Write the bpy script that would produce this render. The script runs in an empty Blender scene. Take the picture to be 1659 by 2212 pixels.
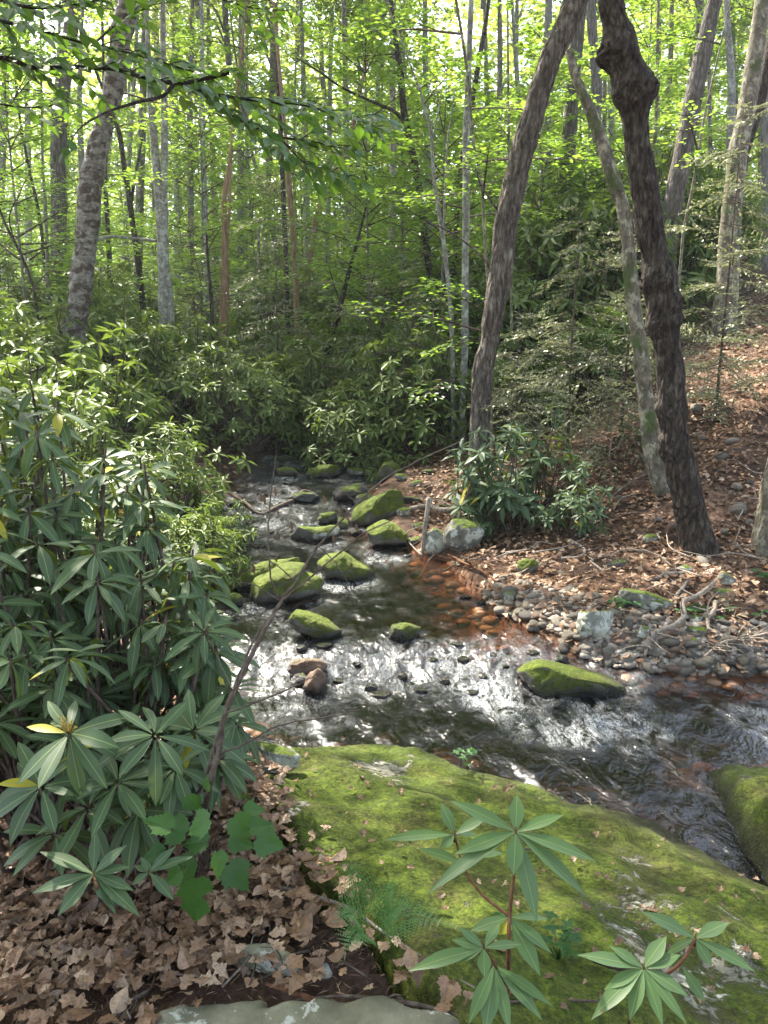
import bpy, math, random
import numpy as np
R = math.radians
rng = np.random.default_rng(7)
random.seed(7)
scn = bpy.context.scene
col = scn.collection

# ------------------------------------------------------------------ camera model (used for measuring the photograph)
F = 1661.0; CX, CY = 829.5, 1106.0; H = 2.3; PITCH = R(13.7)
cp, sp = math.cos(PITCH), math.sin(PITCH)
def ray(px, py):
    x = (px - CX) / F; y = (CY - py) / F
    return np.array([x, cp + y * sp, -sp + y * cp])
CAM = np.array([0, 0, H])
def at_z(px, py, z):
    d = ray(px, py); return CAM + d * ((z - H) / d[2])
def at_Y(px, py, Y):
    d = ray(px, py); return CAM + d * (Y / d[1])
def at_t(px, py, t):                       # t = depth along the optical axis
    return CAM + ray(px, py) * t
def depth(p): return p[1] * cp - (p[2] - H) * sp

def ss(a, b, x):
    t = np.clip((x - a) / (b - a), 0, 1); return t * t * (3 - 2 * t)

# ------------------------------------------------------------------ noise
def _hash(ix, iy, iz, seed):
    h = (ix * 374761393 + iy * 668265263 + iz * 2147483647 + seed * 974634777) & 0xFFFFFFFF
    h = ((h ^ (h >> 13)) * 1274126177) & 0xFFFFFFFF
    h = (h ^ (h >> 16)) & 0xFFFFFF
    return h / float(0xFFFFFF)
def vnoise(P, seed=0):
    P = np.asarray(P, float); i = np.floor(P).astype(np.int64); f = P - i; f = f * f * (3 - 2 * f)
    r = 0
    for dx in (0, 1):
        wx = f[..., 0] if dx else 1 - f[..., 0]
        for dy in (0, 1):
            wy = f[..., 1] if dy else 1 - f[..., 1]
            for dz in (0, 1):
                wz = f[..., 2] if dz else 1 - f[..., 2]
                r = r + wx * wy * wz * _hash(i[..., 0] + dx, i[..., 1] + dy, i[..., 2] + dz, seed)
    return r * 2 - 1
def fbm(P, oct=4, seed=0, lac=2.1, gain=.5):
    P = np.asarray(P, float); a = 1; s = 0; n = 0
    for k in range(oct):
        s = s + a * vnoise(P + 13.7 * k, seed + k); n += a; a *= gain; P = P * lac
    return s / n
def fbm2(x, y, oct=4, seed=0, scale=1.0):
    return fbm(np.stack([x * scale, y * scale, np.zeros_like(x)], -1), oct, seed)

# ------------------------------------------------------------------ mesh helpers
def link(o): col.objects.link(o); return o
def make_mesh(name, V, faces, tint=None, smooth=True, attrs=None):
    V = np.asarray(V, np.float32); me = bpy.data.meshes.new(name)
    faces = [np.asarray(f, np.int32) for f in faces if len(f)]
    loops = np.concatenate([f.ravel() for f in faces])
    sizes = np.concatenate([np.full(len(f), f.shape[1], np.int32) for f in faces])
    starts = np.concatenate([[0], np.cumsum(sizes)[:-1]]).astype(np.int32)
    me.vertices.add(len(V)); me.vertices.foreach_set('co', V.ravel())
    me.loops.add(len(loops)); me.loops.foreach_set('vertex_index', loops)
    me.polygons.add(len(sizes)); me.polygons.foreach_set('loop_start', starts)
    me.polygons.foreach_set('loop_total', sizes)
    me.polygons.foreach_set('use_smooth', np.full(len(sizes), smooth))
    A = dict(attrs or {})
    if tint is not None: A['tint'] = tint
    for k, a in A.items():
        at = me.attributes.new(k, 'FLOAT', 'POINT'); at.data.foreach_set('value', np.asarray(a, np.float32))
    me.update(calc_edges=True)
    return me
class Buf:
    def __init__(s): s.V = []; s.F = []; s.T = []; s.n = 0
    def add(s, V, faces, tint=0.5):
        V = np.asarray(V, float).reshape(-1, 3)
        if not isinstance(faces, list): faces = [faces]
        s.V.append(V); s.T.append(np.broadcast_to(np.asarray(tint, float), (len(V),)))
        for f in faces:
            f = np.asarray(f)
            if len(f): s.F.append(f + s.n)
        s.n += len(V)
    def mesh(s, name, smooth=True):
        by = {}
        for f in s.F: by.setdefault(f.shape[1], []).append(f)
        return make_mesh(name, np.concatenate(s.V), [np.concatenate(v) for v in by.values()], np.concatenate(s.T), smooth)
def obj(name, me, mat=None, parent=None, loc=None, rz=0, sc=1):
    o = bpy.data.objects.new(name, me)
    if mat is not None and len(me.materials) == 0: me.materials.append(mat)
    link(o)
    if parent is not None: o.parent = parent
    if loc is not None: o.location = [float(v) for v in loc]
    if rz: o.rotation_euler = (0, 0, rz)
    if sc != 1: o.scale = (sc, sc, sc) if np.isscalar(sc) else sc
    return o
def empty(name, loc=(0, 0, 0), rz=0):
    o = bpy.data.objects.new(name, None); link(o); o.location = [float(v) for v in loc]; o.rotation_euler = (0, 0, rz)
    o.empty_display_size = .1
    return o
def tag(o, label=None, cat=None, group=None, kind=None):
    if label: o['label'] = label
    if cat: o['category'] = cat
    if group: o['group'] = group
    if kind: o['kind'] = kind
    return o

def spline(pts, n):
    """Catmull-Rom through pts (k,d), n samples"""
    P = np.asarray(pts, float); k = len(P)
    if k < 3: return P[0] + (P[-1] - P[0]) * np.linspace(0, 1, n)[:, None]
    Q = np.vstack([2 * P[0] - P[1], P, 2 * P[-1] - P[-2]])
    u = np.linspace(0, k - 1, n); i = np.minimum(u.astype(int), k - 2); t = (u - i)[:, None]
    a, b, c, d = Q[i], Q[i + 1], Q[i + 2], Q[i + 3]
    return .5 * ((2 * b) + (-a + c) * t + (2 * a - 5 * b + 4 * c - d) * t ** 2 + (-a + 3 * b - 3 * c + d) * t ** 3)
def tube(P, rad, sides=8, amp=0., ridge=0., seed=0, nf=9., cap=True):
    P = np.asarray(P, float); n = len(P); rad = np.broadcast_to(np.asarray(rad, float), (n,))
    T = np.gradient(P, axis=0); T /= np.linalg.norm(T, axis=1)[:, None] + 1e-9
    ref = np.array([0., 1, 0]) if abs(T[:, 1]).mean() < .8 else np.array([1., 0, 0])
    A = np.cross(T, ref); A /= np.linalg.norm(A, axis=1)[:, None] + 1e-9; B = np.cross(T, A)
    th = np.arange(sides) / sides * 2 * math.pi
    r = rad[:, None] * np.ones(sides)
    if amp or ridge:
        L = np.concatenate([[0], np.cumsum(np.linalg.norm(np.diff(P, axis=0), axis=1))])
        X = np.cos(th)[None, :] * rad[:, None]; Y = np.sin(th)[None, :] * rad[:, None]; Z = L[:, None] * np.ones(sides)
        q = np.stack([X * nf, Y * nf, Z * nf * .5], -1) + seed
        if amp: r = r * (1 + amp * fbm(q, 3, seed))
        if ridge:
            q2 = np.stack([X * 38, Y * 38, Z * 5.], -1) + seed
            r = r + ridge * (1 - 2 * np.abs(fbm(q2, 3, seed + 5)))
    V = P[:, None, :] + r[..., None] * (np.cos(th)[None, :, None] * A[:, None, :] + np.sin(th)[None, :, None] * B[:, None, :])
    V = V.reshape(-1, 3)
    i = np.arange(n - 1)[:, None] * sides; j = np.arange(sides)[None, :]; j2 = (j + 1) % sides
    Fq = np.stack([i + j, i + j2, i + sides + j2, i + sides + j], -1).reshape(-1, 4)
    faces = [Fq]
    if cap:
        c0, c1 = len(V), len(V) + 1; V = np.vstack([V, P[:1], P[-1:]])
        j = np.arange(sides); j2 = (j + 1) % sides
        faces.append(np.concatenate([np.stack([j2, j, np.full(sides, c0)], -1), np.stack([(n - 1) * sides + j, (n - 1) * sides + j2, np.full(sides, c1)], -1)]))
    return V, faces
def scatter(TV, TF, pos, M, s):
    """copies of template: pos (n,3), M (n,3,3) columns = local axes, s (n,) or (n,3)"""
    s = np.asarray(s, float); s = s[:, None] if s.ndim == 1 else s
    L = TV[None] * (s[:, None, :] if s.shape[1] == 3 else s[:, None, :] * np.ones(3))
    V = np.einsum('nij,nkj->nki', M, L) + pos[:, None, :]
    n, k = len(pos), len(TV); off = (np.arange(n) * k)[:, None, None]
    return V.reshape(-1, 3), [(f[None] + off).reshape(-1, f.shape[1]) for f in TF]
def frames(d, up):
    """M with columns x=d, z~up"""
    d = d / (np.linalg.norm(d, axis=-1, keepdims=True) + 1e-9)
    y = np.cross(up, d); y /= np.linalg.norm(y, axis=-1, keepdims=True) + 1e-9
    z = np.cross(d, y)
    return np.stack([d, y, z], -1)

# ------------------------------------------------------------------ leaf templates: x = length (0..1), y = width, z up
def strip_leaf(prof, fold=.12, droop=.25, nx=6, curl=0.):
    """leaf with a midrib; prof = half-width at nx+1 stations"""
    V = []; x = np.linspace(0, 1, len(prof))
    for xi, w in zip(x, prof):
        z0 = -droop * xi * xi
        V += [(xi, -w, z0 + fold * w + curl * w * w * 4), (xi, 0, z0), (xi, w, z0 + fold * w + curl * w * w * 4)]
    V = np.array(V); Fc = []
    for i in range(len(prof) - 1):
        a = i * 3
        Fc += [(a, a + 3, a + 4, a + 1), (a + 1, a + 4, a + 5, a + 2)]
    return V, [np.array(Fc)]
def add_rib(tm, w=.008, h=.006):
    V, Fs = tm; n = len(V) // 3; c = V[1::3]; R_ = np.stack([c + [0, -w, h], c + [0, w, h]], 1).reshape(-1, 3); R_[-2:, 1] = 0
    i = np.arange(n - 1) * 2 + len(V); return np.vstack([V, R_]), [np.vstack([Fs[0], np.stack([i, i + 2, i + 3, i + 1], -1)])]
LEAF_SMALL = (np.array([(0, 0, 0), (.3, .26, .05), (.72, .2, .02), (1, 0, -.08), (.72, -.2, .02), (.3, -.26, .05)], float), [np.array([(0, 1, 2, 3), (0, 3, 4, 5)])])
LEAF_TINY = (np.array([(0, 0, 0), (.45, .3, .06), (1, 0, -.05), (.45, -.3, .06)], float), [np.array([(0, 1, 2), (0, 2, 3)])])
BEECH = strip_leaf([.02, .19, .27, .29, .24, .13, .005], .25, .10)
RHODO = strip_leaf([.012, .06, .10, .13, .14, .125, .08, .004], .22, .24)
RHODO_N = len(RHODO[0]); RHODO = add_rib(RHODO)
RHODO_S = strip_leaf([.015, .12, .15, .10, .004], .30, .22)
RHODO_T = (np.array([(0, 0, 0), (.4, .13, .0), (.75, .13, -.1), (1, 0, -.22), (.75, -.13, -.1), (.4, -.13, .0)], float), [np.array([(0, 1, 2, 3), (0, 3, 4, 5)])])
def oak_leaf(seed):
    r = np.random.default_rng(seed); n = 9; xs = np.linspace(0, 1, n)
    base = np.sin(np.clip(xs * 1.02, 0, 1) ** 1.2 * math.pi) * .30 + .03
    lob = np.where(np.arange(n) % 2 == 0, .72, 1.25)
    V = []; cu = r.uniform(-.6, .9); dr = r.uniform(-.25, .3); tw = r.uniform(-.4, .4)
    for i, x in enumerate(xs):
        for sgn in (-1, 0, 1):
            w = base[i] * lob[i] * (1 + r.uniform(-.2, .2)) * sgn
            xx = x + (.06 if (sgn and lob[i] > 1) else 0)
            V.append((xx, w, -dr * (x - .5) ** 2 * 1.5 + cu * w * w * 1.8 + tw * w * (x - .5) + r.uniform(-.02, .02)))
    V = np.array(V); Fc = []
    for i in range(n - 1):
        a = i * 3; Fc += [(a, a + 3, a + 4, a + 1), (a + 1, a + 4, a + 5, a + 2)]
    return V, [np.array(Fc)]
def lobed_leaf(seed):
    """three-lobed toothed leaf, fan round the midrib base"""
    pts = [(0, 0), (-.07, .10), (-.09, .17), (-.02, .22), (-.02, .32), (.06, .33), (.10, .42), (.19, .40), (.25, .49), (.32, .44), (.46, .52), (.42, .40), (.47, .36), (.45, .31), (.54, .33), (.57, .25), (.66, .25), (.69, .17), (.80, .16), (.86, .08), (1.0, 0)]
    full = pts + [(x, -y) for x, y in pts[-2:0:-1]]
    V = [(.3, 0, -.02)] + [(x, y, .16 * abs(y) - .22 * x * x) for x, y in full]
    n = len(full); Fc = [(0, 1 + i, 1 + (i + 1) % n) for i in range(n)]
    return np.array(V), [np.array(Fc)]
# ------------------------------------------------------------------ materials
def newmat(name):
    m = bpy.data.materials.new(name); m.use_nodes = True; nt = m.node_tree; nt.nodes.clear(); return m, nt
class NT:
    def __init__(s, nt): s.nt = nt
    def n(s, t, **k):
        nd = s.nt.nodes.new(t)
        for a, v in k.items():
            if a.startswith('i_'):
                key = a[2:]; key = int(key) if key.isdigit() else key.replace('_', ' ')
                s.set(nd.inputs[key], v)
            else: setattr(nd, a, v)
        return nd
    def set(s, inp, v):
        if isinstance(v, bpy.types.NodeSocket): s.nt.links.new(v, inp)
        elif isinstance(v, bpy.types.Node): s.nt.links.new(v.outputs[0], inp)
        else: inp.default_value = v
    def noise(s, vec, scale, detail=4, rough=.55, dist=0.):
        nd = s.n('ShaderNodeTexNoise'); s.set(nd.inputs['Vector'], vec); nd.inputs['Scale'].default_value = scale
        nd.inputs['Detail'].default_value = detail; nd.inputs['Roughness'].default_value = rough; nd.inputs['Distortion'].default_value = dist
        return nd.outputs['Fac']
    def ramp(s, fac, stops, interp='LINEAR'):
        nd = s.n('ShaderNodeValToRGB'); s.set(nd.inputs[0], fac); cr = nd.color_ramp; cr.interpolation = interp
        while len(cr.elements) < len(stops): cr.elements.new(.5)
        for e, (p, c) in zip(cr.elements, stops):
            e.position = p; e.color = (c, c, c, 1) if np.isscalar(c) else (*c, 1)
        return nd.outputs[0]
    def math(s, op, a, b=0.5, clamp=False):
        nd = s.n('ShaderNodeMath', operation=op, use_clamp=clamp); s.set(nd.inputs[0], a); s.set(nd.inputs[1], b); return nd.outputs[0]
    def mix(s, f, a, b, bt='MIX'):
        nd = s.n('ShaderNodeMix', data_type='RGBA', blend_type=bt); s.set(nd.inputs[0], f)
        for k, v in ((6, a), (7, b)):
            if isinstance(v, tuple): v = (*v, 1) if len(v) == 3 else v
            s.set(nd.inputs[k], v)
        return nd.outputs[2]
    def attr(s, name): return s.n('ShaderNodeAttribute', attribute_name=name).outputs['Fac']
    def objvec(s, scale=(1, 1, 1)):
        tc = s.n('ShaderNodeTexCoord'); mp = s.n('ShaderNodeMapping'); s.set(mp.inputs[0], tc.outputs['Object']); mp.inputs['Scale'].default_value = scale
        return mp.outputs[0]
    def bump(s, h, strength=.5, dist=.01, normal=None):
        b = s.n('ShaderNodeBump'); s.set(b.inputs['Height'], h); b.inputs['Strength'].default_value = strength; b.inputs['Distance'].default_value = dist
        if normal is not None: s.set(b.inputs['Normal'], normal)
        return b.outputs[0]
    def out(s, sh): o = s.n('ShaderNodeOutputMaterial'); s.set(o.inputs[0], sh)
    def princ(s, color, rough=.8, normal=None, spec=.3, **k):
        p = s.n('ShaderNodeBsdfPrincipled'); s.set(p.inputs['Base Color'], (*color, 1) if isinstance(color, tuple) else color)
        s.set(p.inputs['Roughness'], rough); p.inputs['Specular IOR Level'].default_value = spec
        if normal is not None: s.set(p.inputs['Normal'], normal)
        for a, v in k.items(): s.set(p.inputs[a.replace('_', ' ')], v)
        return p.outputs[0]

def leaf_mat(name, dark, mid, light, trans, tf=.45, rough=.45, gloss=.06, mott=0.):
    m, nt = newmat(name); N = NT(nt)
    t = N.attr('tint'); oi = N.n('ShaderNodeObjectInfo').outputs['Random']
    f = N.math('ADD', N.math('MULTIPLY', t, .8), N.math('MULTIPLY', oi, .2))
    c = N.ramp(f, [(0, dark), (.5, mid), (1, light)])
    nb = None
    if mott:
        v_ = N.objvec(); n_ = N.noise(v_, 70, 4, .75); n2_ = N.noise(v_, 260, 2, .7); mm = N.math('ADD', N.math('MULTIPLY', n_, .7), N.math('MULTIPLY', n2_, .3))
        c = N.mix(mott, c, N.ramp(mm, [(.36, .32), (.5, .85), (.64, 1.35 if False else 1.)]), 'MULTIPLY'); nb = N.bump(mm, .9, .006)
    tc = N.mix(.5, c, trans)
    d = N.n('ShaderNodeBsdfDiffuse', i_Color=c).outputs[0]
    if nb is not None: N.set(d.node.inputs['Normal'], nb)
    tr = N.n('ShaderNodeBsdfTranslucent', i_Color=tc).outputs[0]
    mx = N.n('ShaderNodeMixShader', i_0=tf, i_1=d, i_2=tr).outputs[0]
    g = N.n('ShaderNodeBsdfGlossy', i_Roughness=rough).outputs[0]
    g.node.inputs['Color'].default_value = (1, 1, 1, 1)
    mx2 = N.n('ShaderNodeMixShader', i_0=gloss, i_1=mx, i_2=g).outputs[0]
    N.out(mx2); return m
def waxy_mat(name, top, under, yellow, gloss_rough=.32, spec=.5, spots=True):
    """evergreen leaf: dark waxy top, paler underside; tint > .9 = yellowing leaf"""
    m, nt = newmat(name); N = NT(nt); t = N.attr('tint')
    bf = N.n('ShaderNodeNewGeometry').outputs['Backfacing']
    nz = N.noise(N.objvec(), 14, 3)
    c = N.mix(N.math('MULTIPLY', nz, .5), top, tuple(v * 1.7 for v in top))
    c = N.mix(N.math('MULTIPLY', t, .55, True), c, tuple(np.array(top) * (1.5, 1.6, .8)))
    c = N.mix(N.math('GREATER_THAN', t, .93), c, yellow)
    c = N.mix(N.math('LESS_THAN', t, -.5), c, (.20, .27, .10))
    sp_ = N.ramp(N.noise(N.objvec(), 55, 3, .6), [(.69, 0.), (.73, .8)]); c = N.mix(sp_, c, (.10, .07, .02))
    c = N.mix(bf, c, under)
    p = N.princ(c, gloss_rough, spec=spec)
    tr = N.n('ShaderNodeBsdfTranslucent'); N.set(tr.inputs[0], N.mix(.6, c, (.30, .42, .03)))
    N.out(N.n('ShaderNodeMixShader', i_0=.22, i_1=p, i_2=tr.outputs[0]).outputs[0]); return m

M = {}
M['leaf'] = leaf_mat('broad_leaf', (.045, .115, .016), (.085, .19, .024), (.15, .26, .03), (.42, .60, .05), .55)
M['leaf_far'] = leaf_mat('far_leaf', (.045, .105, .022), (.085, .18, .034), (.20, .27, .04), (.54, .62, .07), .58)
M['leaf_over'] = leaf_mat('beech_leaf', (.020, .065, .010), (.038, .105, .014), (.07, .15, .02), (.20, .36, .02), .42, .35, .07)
M['herb'] = leaf_mat('herb_leaf', (.025, .085, .018), (.042, .12, .024), (.07, .165, .034), (.22, .42, .05), .4, .5, .02, mott=.45)
M['fern'] = leaf_mat('fern_leaf', (.06, .15, .045), (.09, .20, .06), (.13, .26, .08), (.22, .42, .06), .4)
M['hemlock'] = leaf_mat('hemlock_needle', (.07, .095, .045), (.13, .155, .075), (.24, .24, .13), (.34, .38, .14), .4)
M['litter'] = leaf_mat('dead_leaf', (.085, .048, .028), (.28, .160, .088), (.56, .40, .27), (.35, .20, .10), .12, .5, .03, 1.)
M['rhodo'] = waxy_mat('rhododendron_leaf', (.044, .074, .038), (.09, .12, .035), (.32, .28, .02), .5, .35)
M['rhodo_near'] = waxy_mat('rhododendron_leaf_near', (.062, .110, .045), (.13, .18, .05), (.34, .32, .02), .42, .4)
M['rhodo_far'] = waxy_mat('rhododendron_leaf_far', (.055, .098, .034), (.09, .13, .03), (.30, .28, .02), .52, .3)

def bark_mat(name, cols, stretch=(9, 9, 2.2), scale=3., bumpd=.02, rough=.9, lichen=None, horiz=False, moss=0., plates=0.):
    m, nt = newmat(name); N = NT(nt)
    v = N.objvec(stretch); nz = N.noise(v, scale, 6, .65, .4)
    big = N.noise(N.objvec(), 1.6, 3)
    c = N.ramp(nz, [(.30, cols[0]), (.48, cols[1]), (.68, cols[2])])
    c = N.mix(N.math('MULTIPLY', big, .45), c, cols[0])
    h = nz
    if plates:
        tc_ = N.objvec((plates, plates, plates * .34)); wv = N.n('ShaderNodeMix', data_type='VECTOR'); N.set(wv.inputs[0], .20); N.set(wv.inputs[4], tc_); nn_ = N.n('ShaderNodeTexNoise'); N.set(nn_.inputs['Vector'], tc_); nn_.inputs['Scale'].default_value = .7; nn_.inputs['Detail'].default_value = 4; N.set(wv.inputs[5], nn_.outputs['Color'])
        vo = N.n('ShaderNodeTexVoronoi', feature='DISTANCE_TO_EDGE'); N.set(vo.inputs['Vector'], wv.outputs[1]); vo.inputs['Scale'].default_value = 1.
        cr = N.ramp(vo.outputs['Distance'], [(.0, 0.), (.30, 1.)]); c = N.mix(N.math('MULTIPLY', N.math('SUBTRACT', 1., cr), .42), c, tuple(x * .45 for x in cols[0]))
        h = N.math('ADD', N.math('MULTIPLY', nz, 1.1), N.math('MULTIPLY', cr, .35))
        pl = N.ramp(N.noise(N.objvec((2.2, 2.2, 1.1)), 1.9, 5, .75), [(.55, 0.), (.66, .8)]); c = N.mix(N.math('MULTIPLY', pl, cr), c, cols[2])
    if horiz:
        hv = N.objvec((2.5, 2.5, 30)); hz = N.noise(hv, 2.2, 3, .6)
        lm = N.ramp(hz, [(.60, 0.), (.66, 1.)]); c = N.mix(lm, c, tuple(x * .35 for x in cols[0]))
        peel = N.ramp(N.noise(N.objvec((3, 3, 4)), 2.6, 4), [(.50, 0.), (.56, 1.)]); c = N.mix(peel, c, (.055, .040, .030))
        h = N.math('ADD', nz, N.math('MULTIPLY', hz, .6))
    if lichen:
        lf = N.ramp(N.noise(N.objvec((1, 1, .7)), 9, 5, .7), [(.52, 0.), (.60, 1.)]); c = N.mix(N.math('MULTIPLY', lf, .7), c, lichen)
    if moss:
        mf = N.ramp(N.noise(N.objvec(), 3.2, 4, .7), [(.60 - moss * .2, 0.), (.70 - moss * .2, 1.)]); c = N.mix(N.math('MULTIPLY', mf, .8), c, (.045, .075, .012))
    N.out(N.princ(c, rough, N.bump(h, 1., bumpd), .2)); return m
M['bark_furrow'] = bark_mat('furrowed_bark', ((.045, .036, .030), (.13, .112, .098), (.27, .25, .225)), (11, 11, 1.6), 3., .03, plates=24)
M['bark_flaky'] = bark_mat('flaky_bark', ((.035, .025, .019), (.135, .108, .088), (.36, .32, .27)), (9, 9, 2.0), 3.2, .05, plates=20)
M['bark_dark'] = bark_mat('dark_bark', ((.014, .010, .008), (.058, .044, .035), (.16, .135, .11)), (9, 9, 3.0), 3., .04, plates=30)
M['bark_birch'] = bark_mat('pale_birch_bark', ((.060, .052, .045), (.17, .155, .135), (.34, .32, .29)), (5, 5, 7), 2.5, .02, .75, horiz=True)
M['bark_speck'] = bark_mat('speckled_bark', ((.06, .055, .045), (.17, .165, .14), (.34, .33, .29)), (7, 7, 6), 3., .01, .8, lichen=(.36, .38, .33))
M['bark_smooth'] = bark_mat('smooth_bark', ((.045, .038, .028), (.125, .105, .078), (.25, .22, .165)), (5, 5, 3.5), 3., .015, .8, lichen=(.36, .34, .25), moss=.3)
M['bark_orange'] = bark_mat('orange_bark', ((.10, .055, .030), (.24, .15, .09), (.36, .26, .18)), (10, 10, 1.6), 3., .02)
M['bark_far'] = bark_mat('distant_bark', ((.065, .058, .050), (.15, .137, .12), (.26, .245, .22)), (8, 8, 2), 3., .01)
M['twig'] = bark_mat('twig_bark', ((.035, .024, .019), (.085, .062, .048), (.17, .14, .115)), (6, 6, 6), 6., .002)
M['redtwig'] = bark_mat('reddish_twig', ((.05, .022, .012), (.105, .048, .025), (.17, .09, .05)), (6, 6, 6), 9., .001)
M['deadwood'] = bark_mat('dead_wood', ((.09, .068, .052), (.235, .195, .155), (.42, .37, .31)), (10, 10, 4), 5., .006)

def rock_mat(name, base, dark, light, moss=0., mosscol=((.030, .052, .004), (.085, .125, .008), (.155, .20, .012)), lichen=0., wet=True, th=0.35, scale=1.):
    m, nt = newmat(name); N = NT(nt); v = N.objvec((scale,) * 3)
    nz = N.noise(v, 7, 6, .62); fine = N.noise(v, 60, 4, .7); big = N.noise(v, 2.3, 4, .6)
    c = N.ramp(nz, [(.3, dark), (.52, base), (.72, light)])
    c = N.mix(N.math('MULTIPLY', fine, .5), c, dark)
    if lichen:
        lf = N.ramp(N.noise(v, 5.5, 6, .72, .3), [(.60 - lichen * .12, 0.), (.63 - lichen * .12, 1.)])
        c = N.mix(lf, c, (.40, .40, .34))
    rough = .82; h = N.math('ADD', nz, N.math('MULTIPLY', fine, .25))
    if moss:
        nrm = N.n('ShaderNodeNewGeometry').outputs['Normal']; sx = N.n('ShaderNodeSeparateXYZ', i_0=nrm)
        up = sx.outputs['Z']
        e = N.math('ADD', up, N.math('MULTIPLY', N.math('SUBTRACT', big, .5), 1.6))
        e = N.math('ADD', e, N.math('MULTIPLY', N.math('SUBTRACT', fine, .5), .5))
        mk = N.ramp(e, [(max(0, 1 - moss - .08), 0.), (min(1, 1 - moss + .08), 1.)])
        mf = N.noise(v, 62, 4, .8); mb = N.noise(v, 8, 4, .65)
        mc = N.ramp(N.math('ADD', N.math('MULTIPLY', mf, .62), N.math('MULTIPLY', mb, .48)), [(.36, mosscol[0]), (.54, mosscol[1]), (.72, mosscol[2])])
        brn = N.ramp(N.noise(v, 3.1, 5, .65), [(.5, 0.), (.66, .75)]); mc = N.mix(brn, mc, (.060, .055, .012))
        c = N.mix(mk, c, mc)
        h = N.mix(mk, h, N.math('ADD', N.math('MULTIPLY', mf, 1.2), N.math('MULTIPLY', N.noise(v, 45, 3), 1.0)))
    if wet:
        w = N.attr('wet'); c = N.mix(N.math('MULTIPLY', w, .86), c, (.010, .009, .007))
        rough = N.math('SUBTRACT', .85, N.math('MULTIPLY', w, .62))
    N.out(N.princ(c, rough, N.bump(h, 1., .022), .35)); return m
M['rock_moss'] = rock_mat('mossy_rock', (.13, .125, .10), (.04, .038, .03), (.24, .235, .20), .80, mosscol=((.030, .048, .004), (.090, .122, .009), (.175, .215, .015)))
M['rock_half'] = rock_mat('half_mossy_rock', (.17, .165, .135), (.06, .057, .045), (.30, .295, .25), .36, lichen=.5)
M['rock_pale'] = rock_mat('pale_rock', (.24, .24, .20), (.085, .085, .07), (.42, .42, .36), .22, lichen=1.)
M['rock_dark'] = rock_mat('wet_dark_rock', (.055, .050, .045), (.018, .016, .014), (.11, .10, .09), .12)
M['rock_brown'] = rock_mat('brown_rock', (.15, .095, .065), (.05, .032, .023), (.27, .19, .14), .05)
M['slab_old'] = rock_mat('mossy_slab', (.15, .145, .11), (.06, .055, .042), (.24, .235, .19), .80, lichen=.55, mosscol=((.035, .056, .004), (.100, .135, .008), (.185, .215, .014)))
M['flat'] = rock_mat('flat_stone', (.20, .19, .125), (.09, .085, .055), (.33, .31, .22), 0, lichen=.6)
PEB = []
for i, b in enumerate([(.20, .175, .135), (.28, .235, .18), (.13, .115, .10), (.22, .145, .105), (.31, .275, .225)]):
    PEB.append(rock_mat(f'pebble_{"abcde"[i]}', b, tuple(x * .45 for x in b), tuple(min(1, x * 1.5) for x in b), 0, wet=False, scale=3.))

def slab_mat():
    m, nt = newmat('slab_moss'); N = NT(nt); v = N.objvec()
    rk = N.noise(v, 9, 6, .65); fine = N.noise(v, 75, 4, .75); mid = N.noise(v, 24, 4, .7, .4); big = N.noise(v, 1.5, 5, .62, .3)
    rock = N.ramp(rk, [(.3, (.055, .052, .040)), (.5, (.125, .120, .092)), (.7, (.22, .215, .17))])
    lf = N.ramp(N.noise(v, 6.5, 6, .75, .5), [(.565, 0.), (.60, 1.)]); rock = N.mix(lf, rock, (.36, .36, .29))
    mv = N.math('ADD', N.math('MULTIPLY', fine, .55), N.math('MULTIPLY', mid, .55))
    moss = N.ramp(mv, [(.40, (.022, .028, .004)), (.52, (.046, .068, .006)), (.62, (.088, .120, .010)), (.74, (.16, .20, .020))])
    thin = N.ramp(mv, [(.40, (.020, .016, .006)), (.55, (.058, .048, .014)), (.70, (.12, .10, .035))])
    moss = N.mix(N.ramp(N.noise(v, 2.6, 5, .68, .6), [(.46, 0.), (.62, .6)]), moss, thin)
    e = N.math('ADD', N.math('MULTIPLY', big, .75), N.math('MULTIPLY', mid, .35)); mk = N.ramp(e, [(.625, 1.), (.665, 0.)])
    c = N.mix(mk, rock, moss); w = N.attr('wet'); c = N.mix(N.math('MULTIPLY', w, .8), c, (.010, .009, .007))
    h = N.mix(mk, N.math('MULTIPLY', rk, .5), N.math('ADD', N.math('ADD', N.math('MULTIPLY', fine, .7), mid), .3))
    N.out(N.princ(c, N.math('SUBTRACT', .9, N.math('MULTIPLY', w, .65)), N.bump(h, 1., .022), .25)); return m
M['slab'] = slab_mat()
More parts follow.
